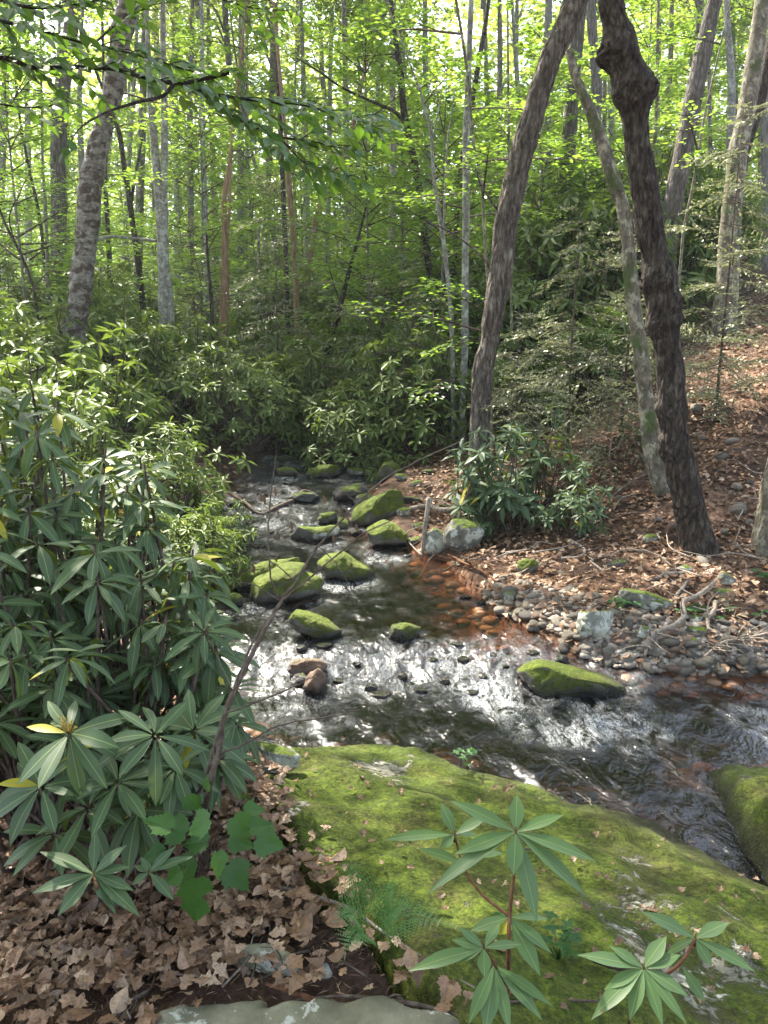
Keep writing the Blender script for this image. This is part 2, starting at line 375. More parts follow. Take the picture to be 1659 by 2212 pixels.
def ground_mat():
    m, nt = newmat('forest_floor'); N = NT(nt); v = N.objvec()
    a = N.noise(v, 26, 6, .75, .6); b = N.noise(v, 2.1, 4); vo = N.n('ShaderNodeTexVoronoi'); N.set(vo.inputs['Vector'], v); vo.inputs['Scale'].default_value = 22
    lit = N.ramp(N.math('ADD', N.math('MULTIPLY', a, .7), N.math('MULTIPLY', vo.outputs['Color'], .3)), [(.32, (.032, .019, .012)), (.5, (.115, .066, .042)), (.7, (.24, .155, .105))])
    soil = N.ramp(a, [(.3, (.022, .014, .010)), (.7, (.075, .046, .033))])
    c = N.mix(N.ramp(b, [(.42, 0.), (.62, 1.)]), lit, soil)
    bed = N.ramp(N.noise(v, 9, 5, .7), [(.3, (.035, .016, .008)), (.5, (.12, .048, .020)), (.7, (.22, .10, .045))])
    vb = N.n('ShaderNodeTexVoronoi'); N.set(vb.inputs['Vector'], v); vb.inputs['Scale'].default_value = 13
    bed = N.mix(N.math('MULTIPLY', vb.outputs['Color'], .6), bed, (.05, .035, .03))
    w = N.attr('bed'); c = N.mix(w, c, bed)
    far = N.attr('far'); gcol = N.ramp(N.noise(v, 1.2, 5, .7), [(.35, (.03, .045, .012)), (.6, (.07, .075, .025))])
    c = N.mix(far, c, gcol)
    N.out(N.princ(c, .92, N.bump(N.math('ADD', a, N.math('MULTIPLY', vb.outputs['Distance'], .5)), .9, .03), .15)); return m
M['ground'] = ground_mat()

def water_mat():
    m, nt = newmat('stream_water'); N = NT(nt)
    v = N.objvec((1, 1, 1)); fl = N.objvec((1.0, .55, 1))
    n1 = N.noise(fl, 7, 5, .60, 1.0); n2 = N.noise(fl, 48, 3, .6, .6)
    nrm = N.bump(N.math('ADD', n1, N.math('MULTIPLY', n2, .07)), 1., .030)
    fr = N.n('ShaderNodeFresnel', i_IOR=1.36); N.set(fr.inputs['Normal'], nrm)
    frc = N.math('ADD', N.math('MULTIPLY', fr.outputs[0], 1.3), .01, True)
    gl = N.n('ShaderNodeBsdfGlossy'); gl.inputs['Roughness'].default_value = .10; N.set(gl.inputs['Normal'], nrm); gl.inputs['Color'].default_value = (1, 1, 1, 1)
    tp = N.n('ShaderNodeBsdfTransparent'); N.set(tp.inputs[0], N.ramp(N.attr('deep'), [(0, (.92, .80, .68)), (.35, (.50, .32, .19)), (.62, (.14, .10, .06)), (.85, (.03, .028, .018))]))
    base = N.n('ShaderNodeMixShader', i_0=frc, i_1=tp.outputs[0], i_2=gl.outputs[0]).outputs[0]
    foam = N.attr('foam')
    fn = N.noise(N.objvec((1.3, .55, 1)), 30, 7, .85, 2.2); fn2 = N.noise(N.objvec((1, .6, 1)), 8, 4, .7, 1.5)
    fz = N.math('MULTIPLY', N.ramp(fn2, [(.38, 0.), (.62, 1.)]), N.ramp(fn, [(.42, 0.), (.60, 1.)]))
    fm = N.math('MULTIPLY', foam, fz); hard = N.ramp(N.math('MULTIPLY', foam, N.math('ADD', fn, .15)), [(.58, 0.), (.72, .85)])
    fm = N.math('MAXIMUM', N.math('MULTIPLY', fm, .9), hard)
    fd = N.princ((.80, .84, .86), .5, nrm, .5)
    N.out(N.n('ShaderNodeMixShader', i_0=fm, i_1=base, i_2=fd).outputs[0]); return m
M['water'] = water_mat()
def plain(name, c, rough=.7, spec=.3):
    m, nt = newmat(name); N = NT(nt); nz = N.noise(N.objvec(), 40, 3)
    cc = N.mix(nz, tuple(x * .6 for x in c), tuple(min(1, x * 1.3) for x in c)); N.out(N.princ(cc, rough, spec=spec)); return m
M['seed'] = plain('seed_stalk', (.38, .27, .06))
M['redbud'] = plain('red_scale', (.35, .04, .015))
# ------------------------------------------------------------------ terrain and stream (world metres; water level 0 near the camera)
def W(x, y):
    x = np.asarray(x, float); y = np.asarray(y, float)
    line = 4.75 + .05 * x
    return (.12 * ss(line - .35, line + .45, y) + .12 * ss(8.2, 9.4, y) + .13 * ss(10.9, 11.5, y) + .02 * np.maximum(y - 11.5, 0)
            - .07 * ss(2.2, 2.9, x) * (1 - ss(4.3, 4.9, y)))
def on_water(px, py):
    z = 0.
    for _ in range(12):
        p = at_z(px, py, z); z = float(W(p[0], p[1]))
    return at_z(px, py, z)
RE = [(745, 928), (800, 940), (850, 965), (838, 1000), (840, 1035), (800, 1075), (790, 1110), (820, 1160), (890, 1195), (965, 1215), (1000, 1262), (1060, 1320), (1140, 1362), (1230, 1420), (1330, 1442), (1440, 1455), (1560, 1467), (1680, 1480), (1950, 1490)]
LE = [(1950, 1660), (1659, 1668), (1530, 1660), (1540, 1720), (1562, 1830), (1480, 1800), (1400, 1752), (1300, 1715), (1200, 1690), (1100, 1662), (1000, 1645), (950, 1618), (860, 1597), (750, 1592), (620, 1597), (540, 1590), (470, 1540), (430, 1450), (400, 1380), (385, 1290), (390, 1200), (420, 1120), (470, 1060), (530, 1015), (560, 985), (600, 950), (640, 930)]
RW = np.array([on_water(*p)[:2] for p in RE]); LW = np.array([on_water(*p)[:2] for p in LE])
RW = np.vstack([[RW[0] + (-.6, 3.5)], RW, [(9., 4.6)]]); LW = np.vstack([[(9., 2.9)], LW, [LW[-1] + (-.9, 3.5)]])
POLY = np.vstack([RW, LW])
def seg_dist(x, y, L, closed=False):
    d = np.full(x.shape, 1e9); n = len(L)
    for i in range(n if closed else n - 1):
        a, b = L[i], L[(i + 1) % n]; ab = b - a
        t = np.clip(((x - a[0]) * ab[0] + (y - a[1]) * ab[1]) / (ab @ ab + 1e-12), 0, 1)
        d = np.minimum(d, np.hypot(x - a[0] - t * ab[0], y - a[1] - t * ab[1]))
    return d
def inside(x, y, P):
    c = np.zeros(x.shape, bool); n = len(P)
    for i in range(n):
        x1, y1 = P[i]; x2, y2 = P[(i + 1) % n]
        if y1 == y2: continue
        c ^= ((y1 > y) != (y2 > y)) & (x < (x2 - x1) * (y - y1) / (y2 - y1) + x1)
    return c
def idw(x, y, C, p=3.):
    num = 0; den = 0
    for cx, cy, cz in C:
        w = 1 / ((x - cx) ** 2 + (y - cy) ** 2 + .0015) ** (p / 2); num = num + w * cz; den = den + w
    return num / den
def w3(L): return np.array([at_z(px, py, z) for px, py, z in L])
SL_OUT = w3([(560, 1602, .27), (640, 1592, .20), (750, 1587, .17), (860, 1592, .15), (950, 1613, .14), (1000, 1642, .12), (1080, 1656, .12), (1160, 1672, .11), (1240, 1713, .10), (1330, 1730, .08), (1400, 1750, .07), (1480, 1795, .06), (1560, 1838, .06), (1659, 1890, .08), (1850, 1980, .12), (1950, 2500, .35), (1000, 2500, .63), (880, 2150, .64), (790, 2010, .63), (665, 1910, .62), (585, 1800, .58), (552, 1700, .46)])
SL_IN = w3([(700, 1700, .36), (620, 1640, .33), (600, 1760, .52), (900, 1650, .22), (900, 1760, .40), (1060, 1720, .24), (1100, 1820, .38), (1300, 1790, .20), (1300, 1870, .33), (1400, 1830, .17), (1500, 1900, .2), (1500, 1990, .36), (1659, 1990, .2), (1659, 2080, .33), (1000, 1950, .52), (1250, 2050, .48), (1100, 2150, .57), (1400, 2212, .52), (1659, 2212, .42), (800, 1880, .53), (900, 2050, .61), (1000, 2250, .64)])
S2_OUT = w3([(1497, 1660, .02), (1512, 1614, .10), (1580, 1606, .14), (1659, 1620, .15), (1850, 1640, .2), (1900, 1980, .2), (1720, 1950, .16), (1640, 1880, .08), (1590, 1830, .05), (1562, 1783, .03), (1525, 1700, .02)])
S2_IN = w3([(1560, 1650, .17), (1610, 1690, .18), (1680, 1720, .27), (1620, 1770, .17), (1700, 1820, .27), (1800, 1780, .36)])
def slabz(x, y, O=SL_OUT, I=SL_IN):
    return idw(x, y, np.vstack([O, I]))
def slab_sd(x, y, O=SL_OUT):
    d = seg_dist(x, y, O[:, :2], True); return np.where(inside(x, y, O[:, :2]), d, -d)

def terrain(x, y, detail=True):
    x = np.asarray(x, float); y = np.asarray(y, float)
    dR = seg_dist(x, y, RW); dL = seg_dist(x, y, LW); ins = inside(x, y, POLY); d = np.minimum(dR, dL)
    d = d + .10 * fbm2(x, y, 3, 3, 1.7) * (1 - ins)
    d = np.maximum(d, 0)
    pr = .10 * ss(0, .22, d) + .13 * np.minimum(d, 1.5) + .40 * np.clip(d - 1.5, 0, 7) + .14 * np.maximum(d - 10.6, 0)
    pl = .12 * ss(0, .3, d) + .16 * np.minimum(d, 3.9) + .04 * np.maximum(d - 3.9, 0)
    wgt = ss(-1.2, 1.2, dL - dR) * ss(14.0, 9.0, np.where((x < 0), y, 0)) if False else ss(-1.2, 1.2, dL - dR)
    prof = pl + (pr - pl) * wgt
    rise = .05 * np.maximum(y - 14, 0)
    z = np.where(ins, W(x, y) - .03 - (.11 + .22 * ss(5.0, 4.2, y) + .10 * ss(.4, -.6, x - .1 * y)) * ss(0, .55, d), W(x, y) * ss(12, 4, d) + prof + rise)
    z = np.where(ins, z, z + (.05 * fbm2(x, y, 4, 11, .9) + .25 * fbm2(x, y, 3, 12, .12) * ss(3, 14, d)) * ss(0, .6, d))
    if detail:
        z = z + .022 * fbm2(x, y, 3, 21, 5.) + np.where(ins, .05 * fbm2(x, y, 3, 22, 2.6), 0)
    sd = slab_sd(x, y)
    ld = ss(3.25, 2.9, y) * ss(.9, .5, x); z = np.where(sd > -.05, np.minimum(z, slabz(x, y) - .16 * (ss(-.05, .12, sd) * (1 - ld) + ss(.10, .25, sd) * ld) + .01 - .03 * ld), z)
    lw = ss(.75, .0, -sd) * ss(3.25, 2.9, y) * ss(.9, .5, x) * (sd <= 0) * (~ins)
    z = z * (1 - lw) + np.maximum(z, slabz(x, y) - .035 + .02 * fbm2(x, y, 2, 33, 4.)) * lw
    we = seg_dist(x, y, SL_OUT[1:14, :2]); z = np.where((we < .45) & (sd < .02) & (dL < .5), np.minimum(z, -.10 - .1 * ss(0, .3, dL * 0 + .2)), z)
    s2 = slab_sd(x, y, S2_OUT)
    z = np.where(s2 > 0, np.minimum(z, -.1), z)
    return z
def tz(x, y):
    return float(terrain(np.array([x]), np.array([y]))[0])
def on_ground(px, py, bias=0.):
    """point where the view ray meets the ground"""
    d = ray(px, py); ts = np.geomspace(1.0, 60, 500)
    P = CAM + d * ts[:, None]; g = terrain(P[:, 0], P[:, 1], False) + bias
    sd = slab_sd(P[:, 0], P[:, 1]); g = np.where(sd > 0, np.maximum(g, slabz(P[:, 0], P[:, 1])), g)
    k = np.where(P[:, 2] < g)[0]
    if len(k) == 0: return P[-1]
    k = max(k[0], 1); a = P[k - 1, 2] - g[k - 1]; b = g[k] - P[k, 2]; f = a / (a + b + 1e-9)
    return P[k - 1] + (P[k] - P[k - 1]) * f

def grid_mesh(xs, ys):
    nx, ny = len(xs), len(ys); X, Y = np.meshgrid(xs, ys, indexing='ij')
    i, j = np.meshgrid(np.arange(nx - 1), np.arange(ny - 1), indexing='ij'); a = i * ny + j
    Fq = np.stack([a, a + ny, a + ny + 1, a + 1], -1).reshape(-1, 4)
    return X.ravel(), Y.ravel(), Fq
def warp(lo, hi, mid_lo, mid_hi, step, grow=1.08):
    a = list(np.arange(mid_lo, mid_hi, step)); s = step
    while a[-1] < hi: s *= grow; a.append(a[-1] + s)
    s = step
    while a[0] > lo: s *= grow; a.insert(0, a[0] - s)
    return np.array(a)
xs = warp(-110, 110, -3.2, 4.6, .04); ys = warp(-60, 130, .6, 9.5, .04)
X, Y, Fq = grid_mesh(xs, ys); Z = terrain(X, Y)
ins = inside(X, Y, POLY); dd = np.minimum(seg_dist(X, Y, RW), seg_dist(X, Y, LW))
bed = np.where(ins, 1., 1 - ss(0, .10, dd))
far = ss(10, 18, Y) * (1 - ss(3, 6, X - (Y - 10) * .3) * .7)
g = make_mesh('ground', np.stack([X, Y, Z], -1), [Fq], attrs={'bed': bed, 'far': far})
tag(obj('ground', g, M['ground']), kind='structure')

# rock placement registry: (x, y, r) used for the foam round the stones
FOAMPTS = []
def build_water():
    xs = warp(-4.5, 9.5, -1.9, 3.2, .022, 1.05); ys = warp(2.6, 17.5, 2.8, 6.4, .022, 1.012)
    X, Y, Fq = grid_mesh(xs, ys)
    d = np.minimum(seg_dist(X, Y, RW), seg_dist(X, Y, LW)); ins = inside(X, Y, POLY); sd = np.where(ins, d, -d)
    keep = (sd > -.5)
    Wz = W(X, Y)
    gy = (W(X, Y + .05) - W(X, Y - .05)) / .1; gx = (W(X + .05, Y) - W(X - .05, Y)) / .1; slope = np.hypot(gx, gy)
    rough = np.clip(.17 + slope * 3.2, 0, .9)
    wx = fbm2(X, Y, 2, 51, .8) * .6; Xw = X + wx
    rip = fbm(np.stack([Xw * 5.5, Y * 3.2, X * 0], -1), 4, 60, gain=.6)
    rip2 = 1 - 2 * np.abs(fbm(np.stack([Xw * 9, Y * 6, X * 0 + 4], -1), 3, 70))
    foam = np.clip((slope - .05) * 1.5, 0, .24)
    WOB = fbm2(X, Y, 3, 78, 5.); PAT = ss(-.25, .35, fbm2(X, Y, 2, 77, 3.))
    for (fx, fy, fr, fs) in FOAMPTS:
        q = np.hypot(X - fx, Y - fy); q = np.hypot((X - fx), (Y - fy + fr * .35) * .8) * (1 + .5 * WOB); foam = np.maximum(foam, fs * .85 * (1 - ss(fr * .7, fr * 1.7, q)) * (.25 + .75 * PAT))
        rough = np.maximum(rough, .8 * (1 - ss(fr, fr * 1.8, q)))
    Z = Wz + .024 * rip * rough + .008 * rip2 * rough
    foam = foam * ss(-.05, .06, sd)
    deep = np.clip((Wz - terrain(X, Y, False)) / .36, 0, 1)
    k = keep[Fq].all(1); Fq = Fq[k]; used = np.unique(Fq); mp = np.full(len(X), -1); mp[used] = np.arange(len(used))
    V = np.stack([X, Y, Z], -1)[used]
    me = make_mesh('water', V, [mp[Fq]], attrs={'foam': foam[used], 'deep': deep[used]})
    tag(obj('water', me, M['water']), kind='structure')

# ------------------------------------------------------------------ rocks
def ico(sub):
    import bmesh
    bm = bmesh.new(); bmesh.ops.create_icosphere(bm, subdivisions=sub, radius=1.)
    V = np.array([v.co[:] for v in bm.verts]); Fc = np.array([[v.index for v in f.verts] for f in bm.faces]); bm.free(); return V, Fc
ICO = {k: ico(k) for k in (2, 3, 4, 5)}
def wetness(V, extra=0.):
    w = W(V[:, 0], V[:, 1]); return np.clip(1 - ss(.02, .115 + extra, V[:, 2] - w + .02 * fbm(V * 12, 2, 3)), 0, 1)
def boulder(name, label, outline, mat, deep=.7, cat='boulder', group=None, base=None, seed=1, foam=.0, rough=1., onwater=True, power=.8, sink=.35):
    """a rock whose outline as seen from the bank follows the measured points; its depth is `deep` times its half width"""
    O = np.array(outline, float); c = (O.min(0) + O.max(0)) / 2; O = c + (O - c) * [1.14, .97]; c = (O.min(0) + O.max(0)) / 2; by = O[:, 1].max(); bx = c[0]
    g = on_water(bx, by) if onwater else on_ground(bx, by)
    if base is not None: g = at_z(bx, by, base)
    half = (O[:, 0].max() - O[:, 0].min()) / 2 * depth(g) / F
    dr = half * deep; D = depth(g) + dr * .55
    V, Fc = ICO[5 if half > .14 else 4]
    th = np.arctan2(V[:, 2], V[:, 0]); rho = np.hypot(V[:, 0], V[:, 2]) ** power
    # polar radii of the outline round c
    dx = O[:, 0] - c[0]; dy = c[1] - O[:, 1]; a = np.arctan2(dy, dx); rr = np.hypot(dx, dy)
    n = 256; aa = np.linspace(-math.pi, math.pi, n, endpoint=False)
    rad = np.zeros(n); m = len(O)
    for k, t in enumerate(aa):
        u = np.array([math.cos(t), math.sin(t)]); best = 0
        for i in range(m):
            p = np.array([dx[i], dy[i]]); q = np.array([dx[(i + 1) % m], dy[(i + 1) % m]]); e = q - p
            den = u[0] * e[1] - u[1] * e[0]
            if abs(den) < 1e-9: continue
            tt = (p[0] * e[1] - p[1] * e[0]) / den; s = (p[0] * u[1] - p[1] * u[0]) / den
            if tt > 0 and -1e-6 <= s <= 1 + 1e-6: best = max(best, tt)
        rad[k] = best
    ker = np.array([1, 2, 3, 2, 1.]); ker /= ker.sum(); rad = np.convolve(np.concatenate([rad[-2:], rad, rad[:2]]), ker, 'valid')
    Rv = np.interp((th + math.pi) / (2 * math.pi) * n, np.arange(n + 1), np.append(rad, rad[0]))
    u = rho * Rv * np.cos(th); v = rho * Rv * np.sin(th); v = np.where(v < 0, v * (1 + sink), v)
    C = at_t(c[0], c[1], D); s = D / F
    up = np.array([0, .35 * sp, cp]); up /= np.linalg.norm(up)
    P = C + np.outer(u * s, [1, 0, 0]) + np.outer(v * s, up) + np.outer(np.sign(V[:, 1]) * np.abs(V[:, 1]) ** .8 * dr, [0, .96, -.12])
    nrm = V / np.linalg.norm(V, axis=1)[:, None]
    rr_ = np.random.default_rng(seed * 3 + 1); rel = (P - C) / np.array([half, dr, half * .8])
    for _ in range(7):
        nv = rr_.normal(0, 1, 3) * [1, 1, .8]; nv /= np.linalg.norm(nv); dcut = rr_.uniform(.62, .85); e = rel @ nv - dcut; rel = rel - np.outer(np.where(e > 0, e * .8, 0), nv)
    P = C + rel * np.array([half, dr, half * .8])
    q = P / max(half, .05)
    P = P + nrm * (half * rough * (.10 * fbm(q * 1.6 + seed * 7, 3, seed) - .06 * np.abs(fbm(q * 2.6 + seed, 3, seed + 9))))[:, None] + nrm * (.011 * fbm(P * 26, 3, seed))[:, None]
    o0 = P.mean(0); me = make_mesh(name, P - o0, [Fc], attrs={'wet': wetness(P)}); o = obj(name, me, mat, loc=o0)
    tag(o, label, cat, group)
    if foam: FOAMPTS.append((C[0], C[1], half, foam))
    return o
def slab_rock(name, label, O, I, mat, step=.03, edge=.16, drop=.5, amp=1., cat='boulder', seed=3):
    lo = O[:, :2].min(0) - .02; hi = O[:, :2].max(0) + .02
    xs = np.arange(max(lo[0], -1.6), min(hi[0], 4.), step); ys = np.arange(max(lo[1], .2), hi[1], step)
    X, Y, Fq = grid_mesh(xs, ys); sd = slab_sd(X, Y, O)
    sd = sd + .05 * fbm2(X, Y, 3, seed, 3.)
    t = np.clip(sd / edge, 0, 1); zt = slabz(X, Y, O, I)
    Z = zt + .035 * fbm2(X, Y, 3, seed + 1, 2.2) * amp + .018 * fbm2(X, Y, 3, seed + 2, 11.) * amp + .009 * np.abs(fbm2(X, Y, 3, seed + 6, 26.)) * amp - .02 * np.abs(fbm2(X + Y * .6, Y - X * .3, 3, seed + 4, 2.)) * amp
    Z = Z - drop * (1 - np.sqrt(np.clip(1 - (1 - t) ** 2, 0, 1)))
    k = (sd > -.02); kf = k[Fq].all(1); Fq = Fq[kf]; used = np.unique(Fq); mp = np.full(len(X), -1); mp[used] = np.arange(len(used))
    V = np.stack([X, Y, Z], -1)[used]; Ft = mp[Fq]
    # underside
    nb = len(V); B = V.copy(); B[:, 2] = V[:, 2] - .25; Fb = Ft[:, ::-1] + nb
    E = {}
    for f in Ft:
        for a, b in ((f[0], f[1]), (f[1], f[2]), (f[2], f[3]), (f[3], f[0])):
            if (b, a) in E: del E[(b, a)]
            else: E[(a, b)] = 1
    Fs = np.array([(b, a, a + nb, b + nb) for a, b in E])
    VV = np.vstack([V, B]); wet = wetness(VV, .06)
    me = make_mesh(name, VV, [np.vstack([Ft, Fb, Fs])], attrs={'wet': wet})
    return tag(obj(name, me, mat), label, cat)
# ------------------------------------------------------------------ the traced boulders
m_, h_, p_, d_, b_ = M['rock_moss'], M['rock_half'], M['rock_pale'], M['rock_dark'], M['rock_brown']
def ell(cx, cy, w, h, rot=0, k=8, sq=.85, seed=0):
    r = random.Random(int(cx * 7 + cy)); out = []
    for i in range(k):
        a = 2 * math.pi * i / k; x = math.copysign(abs(math.cos(a)) ** sq, math.cos(a)) * w / 2; y = math.copysign(abs(math.sin(a)) ** sq, math.sin(a)) * h / 2
        f = r.uniform(.85, 1.08); x *= f; y *= f; ca, sa = math.cos(R(rot)), math.sin(R(rot)); out.append((cx + x * ca - y * sa, cy + x * sa + y * ca))
    return out
B = boulder
B('boulder', 'green moss covered wedge shaped boulder in dark water just below the riffle', [(1115, 1469), (1143, 1437), (1171, 1426), (1220, 1437), (1275, 1455), (1331, 1472), (1342, 1486), (1338, 1506), (1255, 1499), (1150, 1495)], m_, .45, foam=.75, seed=2, power=.75)
B('boulder', 'large moss topped boulder in midstream nearest the left bank shrub', [(530, 1288), (541, 1257), (593, 1228), (623, 1215), (652, 1216), (650, 1240), (688, 1252), (690, 1267), (662, 1287), (593, 1299), (535, 1304)], m_, .75, foam=.35, seed=5)
B('boulder', 'dark sided mossy boulder right behind the large moss topped one', [(508, 1268), (548, 1222), (584, 1205), (642, 1200), (656, 1215), (652, 1245), (560, 1280)], m_, .35, foam=.3, seed=8)
B('boulder', 'dome shaped mossy boulder standing alone in the middle of the stream', [(691, 1215), (707, 1196), (740, 1190), (769, 1213), (798, 1228), (808, 1245), (763, 1256), (707, 1240)], m_, .8, foam=.6, seed=11)
B('boulder', 'long mossy boulder lying slanted in the glittering pool', [(621, 1325), (636, 1312), (681, 1327), (733, 1362), (733, 1379), (681, 1386), (637, 1355)], m_, .5, foam=.2, seed=14)
B('boulder', 'small round mossy boulder alone in the open pool', [(833, 1366), (845, 1350), (877, 1344), (903, 1354), (905, 1371), (867, 1386)], m_, .7, foam=.35, seed=17)
B('boulder', 'brown bare boulder on top of the pair in the near riffle', [(621, 1445), (633, 1428), (660, 1421), (694, 1422), (704, 1437), (694, 1452), (642, 1470)], b_, .6, foam=.5, seed=20)
B('boulder', 'upright reddish boulder with moss down its right side', [(656, 1482), (670, 1453), (688, 1439), (704, 1454), (708, 1487), (681, 1503)], M['rock_brown'], .8, foam=.5, seed=23)
B('boulder', 'dark wet stone wedged under the brown bare boulder', ell(652, 1470, 44, 34), d_, .8, seed=24, foam=.3)
B('boulder', 'big mossy boulder piled against the far right bank', [(761, 1124), (769, 1096), (811, 1070), (837, 1056), (862, 1057), (869, 1088), (856, 1119), (831, 1129), (779, 1140)], m_, .8, seed=26, foam=.3)
B('boulder', 'bright yellow mossed small boulder left of the big piled one', [(688, 1124), (693, 1106), (727, 1103), (729, 1130), (694, 1137)], m_, .8, seed=29, foam=.5)
B('boulder', 'narrow mossy stone standing between two piled boulders', ell(740, 1135, 28, 44), m_, .9, seed=31)
B('boulder', 'flat dark boulder with a mossy cap in the stream bend', [(629, 1155), (642, 1132), (681, 1140), (724, 1131), (729, 1150), (694, 1168), (642, 1172)], h_, .6, seed=33, foam=.6)
B('boulder', 'blocky moss topped boulder with a white lichen edge by the bank', [(795, 1139), (828, 1122), (847, 1129), (877, 1151), (885, 1175), (850, 1190), (805, 1176)], m_, .8, seed=36, foam=.35)
B('boulder', 'pale grey rounded boulder half under the larger pale one', [(914, 1155), (942, 1139), (960, 1150), (972, 1192), (935, 1200), (914, 1185)], p_, .9, seed=38, onwater=False)
B('boulder', 'large pale boulder with patchy moss on the litter bank', [(952, 1129), (979, 1117), (1029, 1125), (1046, 1162), (1039, 1190), (994, 1197), (962, 1170)], M['rock_half'], .8, seed=41, onwater=False)
B('boulder', 'dark flat ledge boulder below the upper cascade', [(714, 1077), (733, 1052), (772, 1045), (797, 1057), (779, 1087), (720, 1085)], d_, .8, seed=43, foam=.4)
B('boulder', 'plain grey stone against the big piled mossy boulder', ell(783, 1080, 52, 30, -12), h_, .8, seed=45)
B('boulder', 'pointed brightly mossed boulder beside the upper cascade', [(806, 1040), (830, 997), (847, 992), (875, 1022), (852, 1043)], m_, .8, seed=47, foam=.5)
B('boulder', 'round mottled boulder in the mouth of the upper cascade', ell(769, 1020, 38, 25), h_, .8, seed=49, foam=.9)
B('boulder', 'long low mossy boulder under drooping shrub leaves upstream', ell(700, 1018, 76, 32, -10), m_, .7, seed=51, foam=.6)
B('boulder', 'flat topped mossy boulder farthest left at the upper cascade', ell(617, 997, 74, 28), m_, .7, seed=53, foam=.4)
B('boulder', 'low mossy boulder in front of the flat topped upstream one', ell(617, 1020, 48, 26), m_, .7, seed=55, foam=.9)
B('boulder', 'sunlit yellow mossed boulder on the left bank by rhododendron leaves', ell(383, 1127, 56, 22), m_, .8, seed=57, foam=.1)
B('boulder', 'smooth brown stone behind the sunlit mossed boulder', ell(398, 1110, 52, 30), b_, .8, seed=59)
B('boulder', 'small grey stone at the left edge of the upper pool', ell(434, 1090, 32, 18), h_, .8, seed=61)
B('boulder', 'small mossy boulder left of the large moss topped one', ell(503, 1295, 48, 34), m_, .8, seed=63, foam=.2)
B('boulder', 'black stone poking from the pool behind the brown one', ell(652, 1402, 22, 20), d_, .8, seed=65, foam=.2)
B('boulder', 'low dark ledge at the lip of the near riffle', ell(690, 1392, 60, 12, -8), d_, .9, seed=66, foam=.3)
B('boulder', 'dark snag covered stone holding the fallen branch', ell(655, 1075, 62, 26), d_, .8, seed=67, foam=.4)
B('boulder', 'mossy ledge glimpsed through the left shrub leaves', ell(255, 1428, 66, 36), m_, .8, seed=68, onwater=False)
B('boulder', 'tall pale lichen crusted boulder at the edge of the gravel', [(1245, 1335), (1262, 1312), (1290, 1300), (1318, 1306), (1316, 1345), (1300, 1385), (1268, 1414), (1238, 1405), (1236, 1375)], p_, .75, seed=70, onwater=True, rough=1.5)
B('boulder', 'long flat mossy stone lying on the gravel bank', [(1340, 1285), (1352, 1270), (1390, 1276), (1448, 1300), (1452, 1318), (1420, 1324), (1370, 1308)], h_, .45, seed=72, onwater=False, sink=.1)
B('boulder', 'small white stone beside the driftwood root', ell(1390, 1368, 34, 40, 20), p_, .9, seed=74, onwater=False)
B('boulder', 'dark wet stone just above the wedge shaped boulder', ell(1212, 1424, 28, 20), d_, .8, seed=75, foam=.8)
B('boulder', 'pale weathered lump of rock beside the left edge of the mossy slab', [(545, 1615), (560, 1600), (600, 1612), (640, 1628), (648, 1650), (600, 1662), (552, 1655)], p_, .45, seed=77, base=.40)
B('boulder', 'white capped rock under the tall left shrub', [(505, 1730), (520, 1712), (545, 1722), (560, 1750), (552, 1768), (515, 1765)], p_, .8, seed=78, onwater=False)
B('boulder', 'grey stone with a pale patch below the burled tree', ell(1403, 1162, 34, 20), h_, .8, seed=80, onwater=False)
B('boulder', 'dark slate coloured stone flat in the litter', ell(1335, 1220, 46, 24, -8), d_, .7, seed=81, onwater=False)
B('boulder', 'pale egg shaped stone at the foot of the burled tree', ell(1481, 1229, 28, 20), p_, .9, seed=82, onwater=False)
B('boulder', 'grey oblong stone on the bank near the right edge', ell(1563, 1281, 46, 20, 4), h_, .7, seed=83, onwater=False)
B('boulder', 'blue grey round stone under the grey oblong one', ell(1560, 1301, 24, 24), h_, .9, seed=84, onwater=False)
B('boulder', 'flat tan stone leaning in the litter right of the burled tree', ell(1570, 1250, 44, 26, 38), h_, .6, seed=85, onwater=False)
B('boulder', 'mossy lump at the left end of the gravel bar', ell(1138, 1222, 44, 34, -20), m_, .8, seed=86, onwater=False)
B('boulder', 'grey slanted stone at the waterline of the gravel bar', ell(1101, 1287, 36, 26, -28), h_, .8, seed=87, onwater=False)
B('boulder', 'dark wet stone at the corner of the gravel bar', ell(1112, 1330, 28, 18), d_, .9, seed=88)
B('boulder', 'squat mossy stone beside the driftwood', ell(1510, 1362, 60, 22, 6), h_, .8, seed=89, onwater=False)
B('boulder', 'pale angular stone by the roots on the right bank', ell(1505, 1335, 32, 18), p_, .8, seed=90, onwater=False)
B('boulder', 'grey stone in the shadow under the driftwood root', ell(1490, 1388, 34, 26), h_, .8, seed=91, onwater=False)
for i, (cx, cy, w, h) in enumerate([(800, 1485, 30, 14), (870, 1460, 26, 12), (770, 1435, 16, 12), (905, 1492, 34, 12), (820, 1500, 44, 12), (960, 1470, 24, 12), (1000, 1425, 30, 13), (1040, 1460, 26, 12), (1065, 1415, 22, 10), (985, 1390, 30, 10), (1090, 1440, 24, 11), (935, 1425, 22, 10), (1020, 1495, 30, 10), (1150, 1410, 26, 10), (1005, 1290, 26, 12), (1040, 1302, 20, 12), (730, 1470, 22, 9)]):
    B('stream_stone', 'small wet reddish stone breaking the surface of the riffle', ell(cx, cy, w, h), b_ if i % 3 else d_, .8, cat='stone', group='wet stones in the riffle', seed=100 + i, foam=.6)
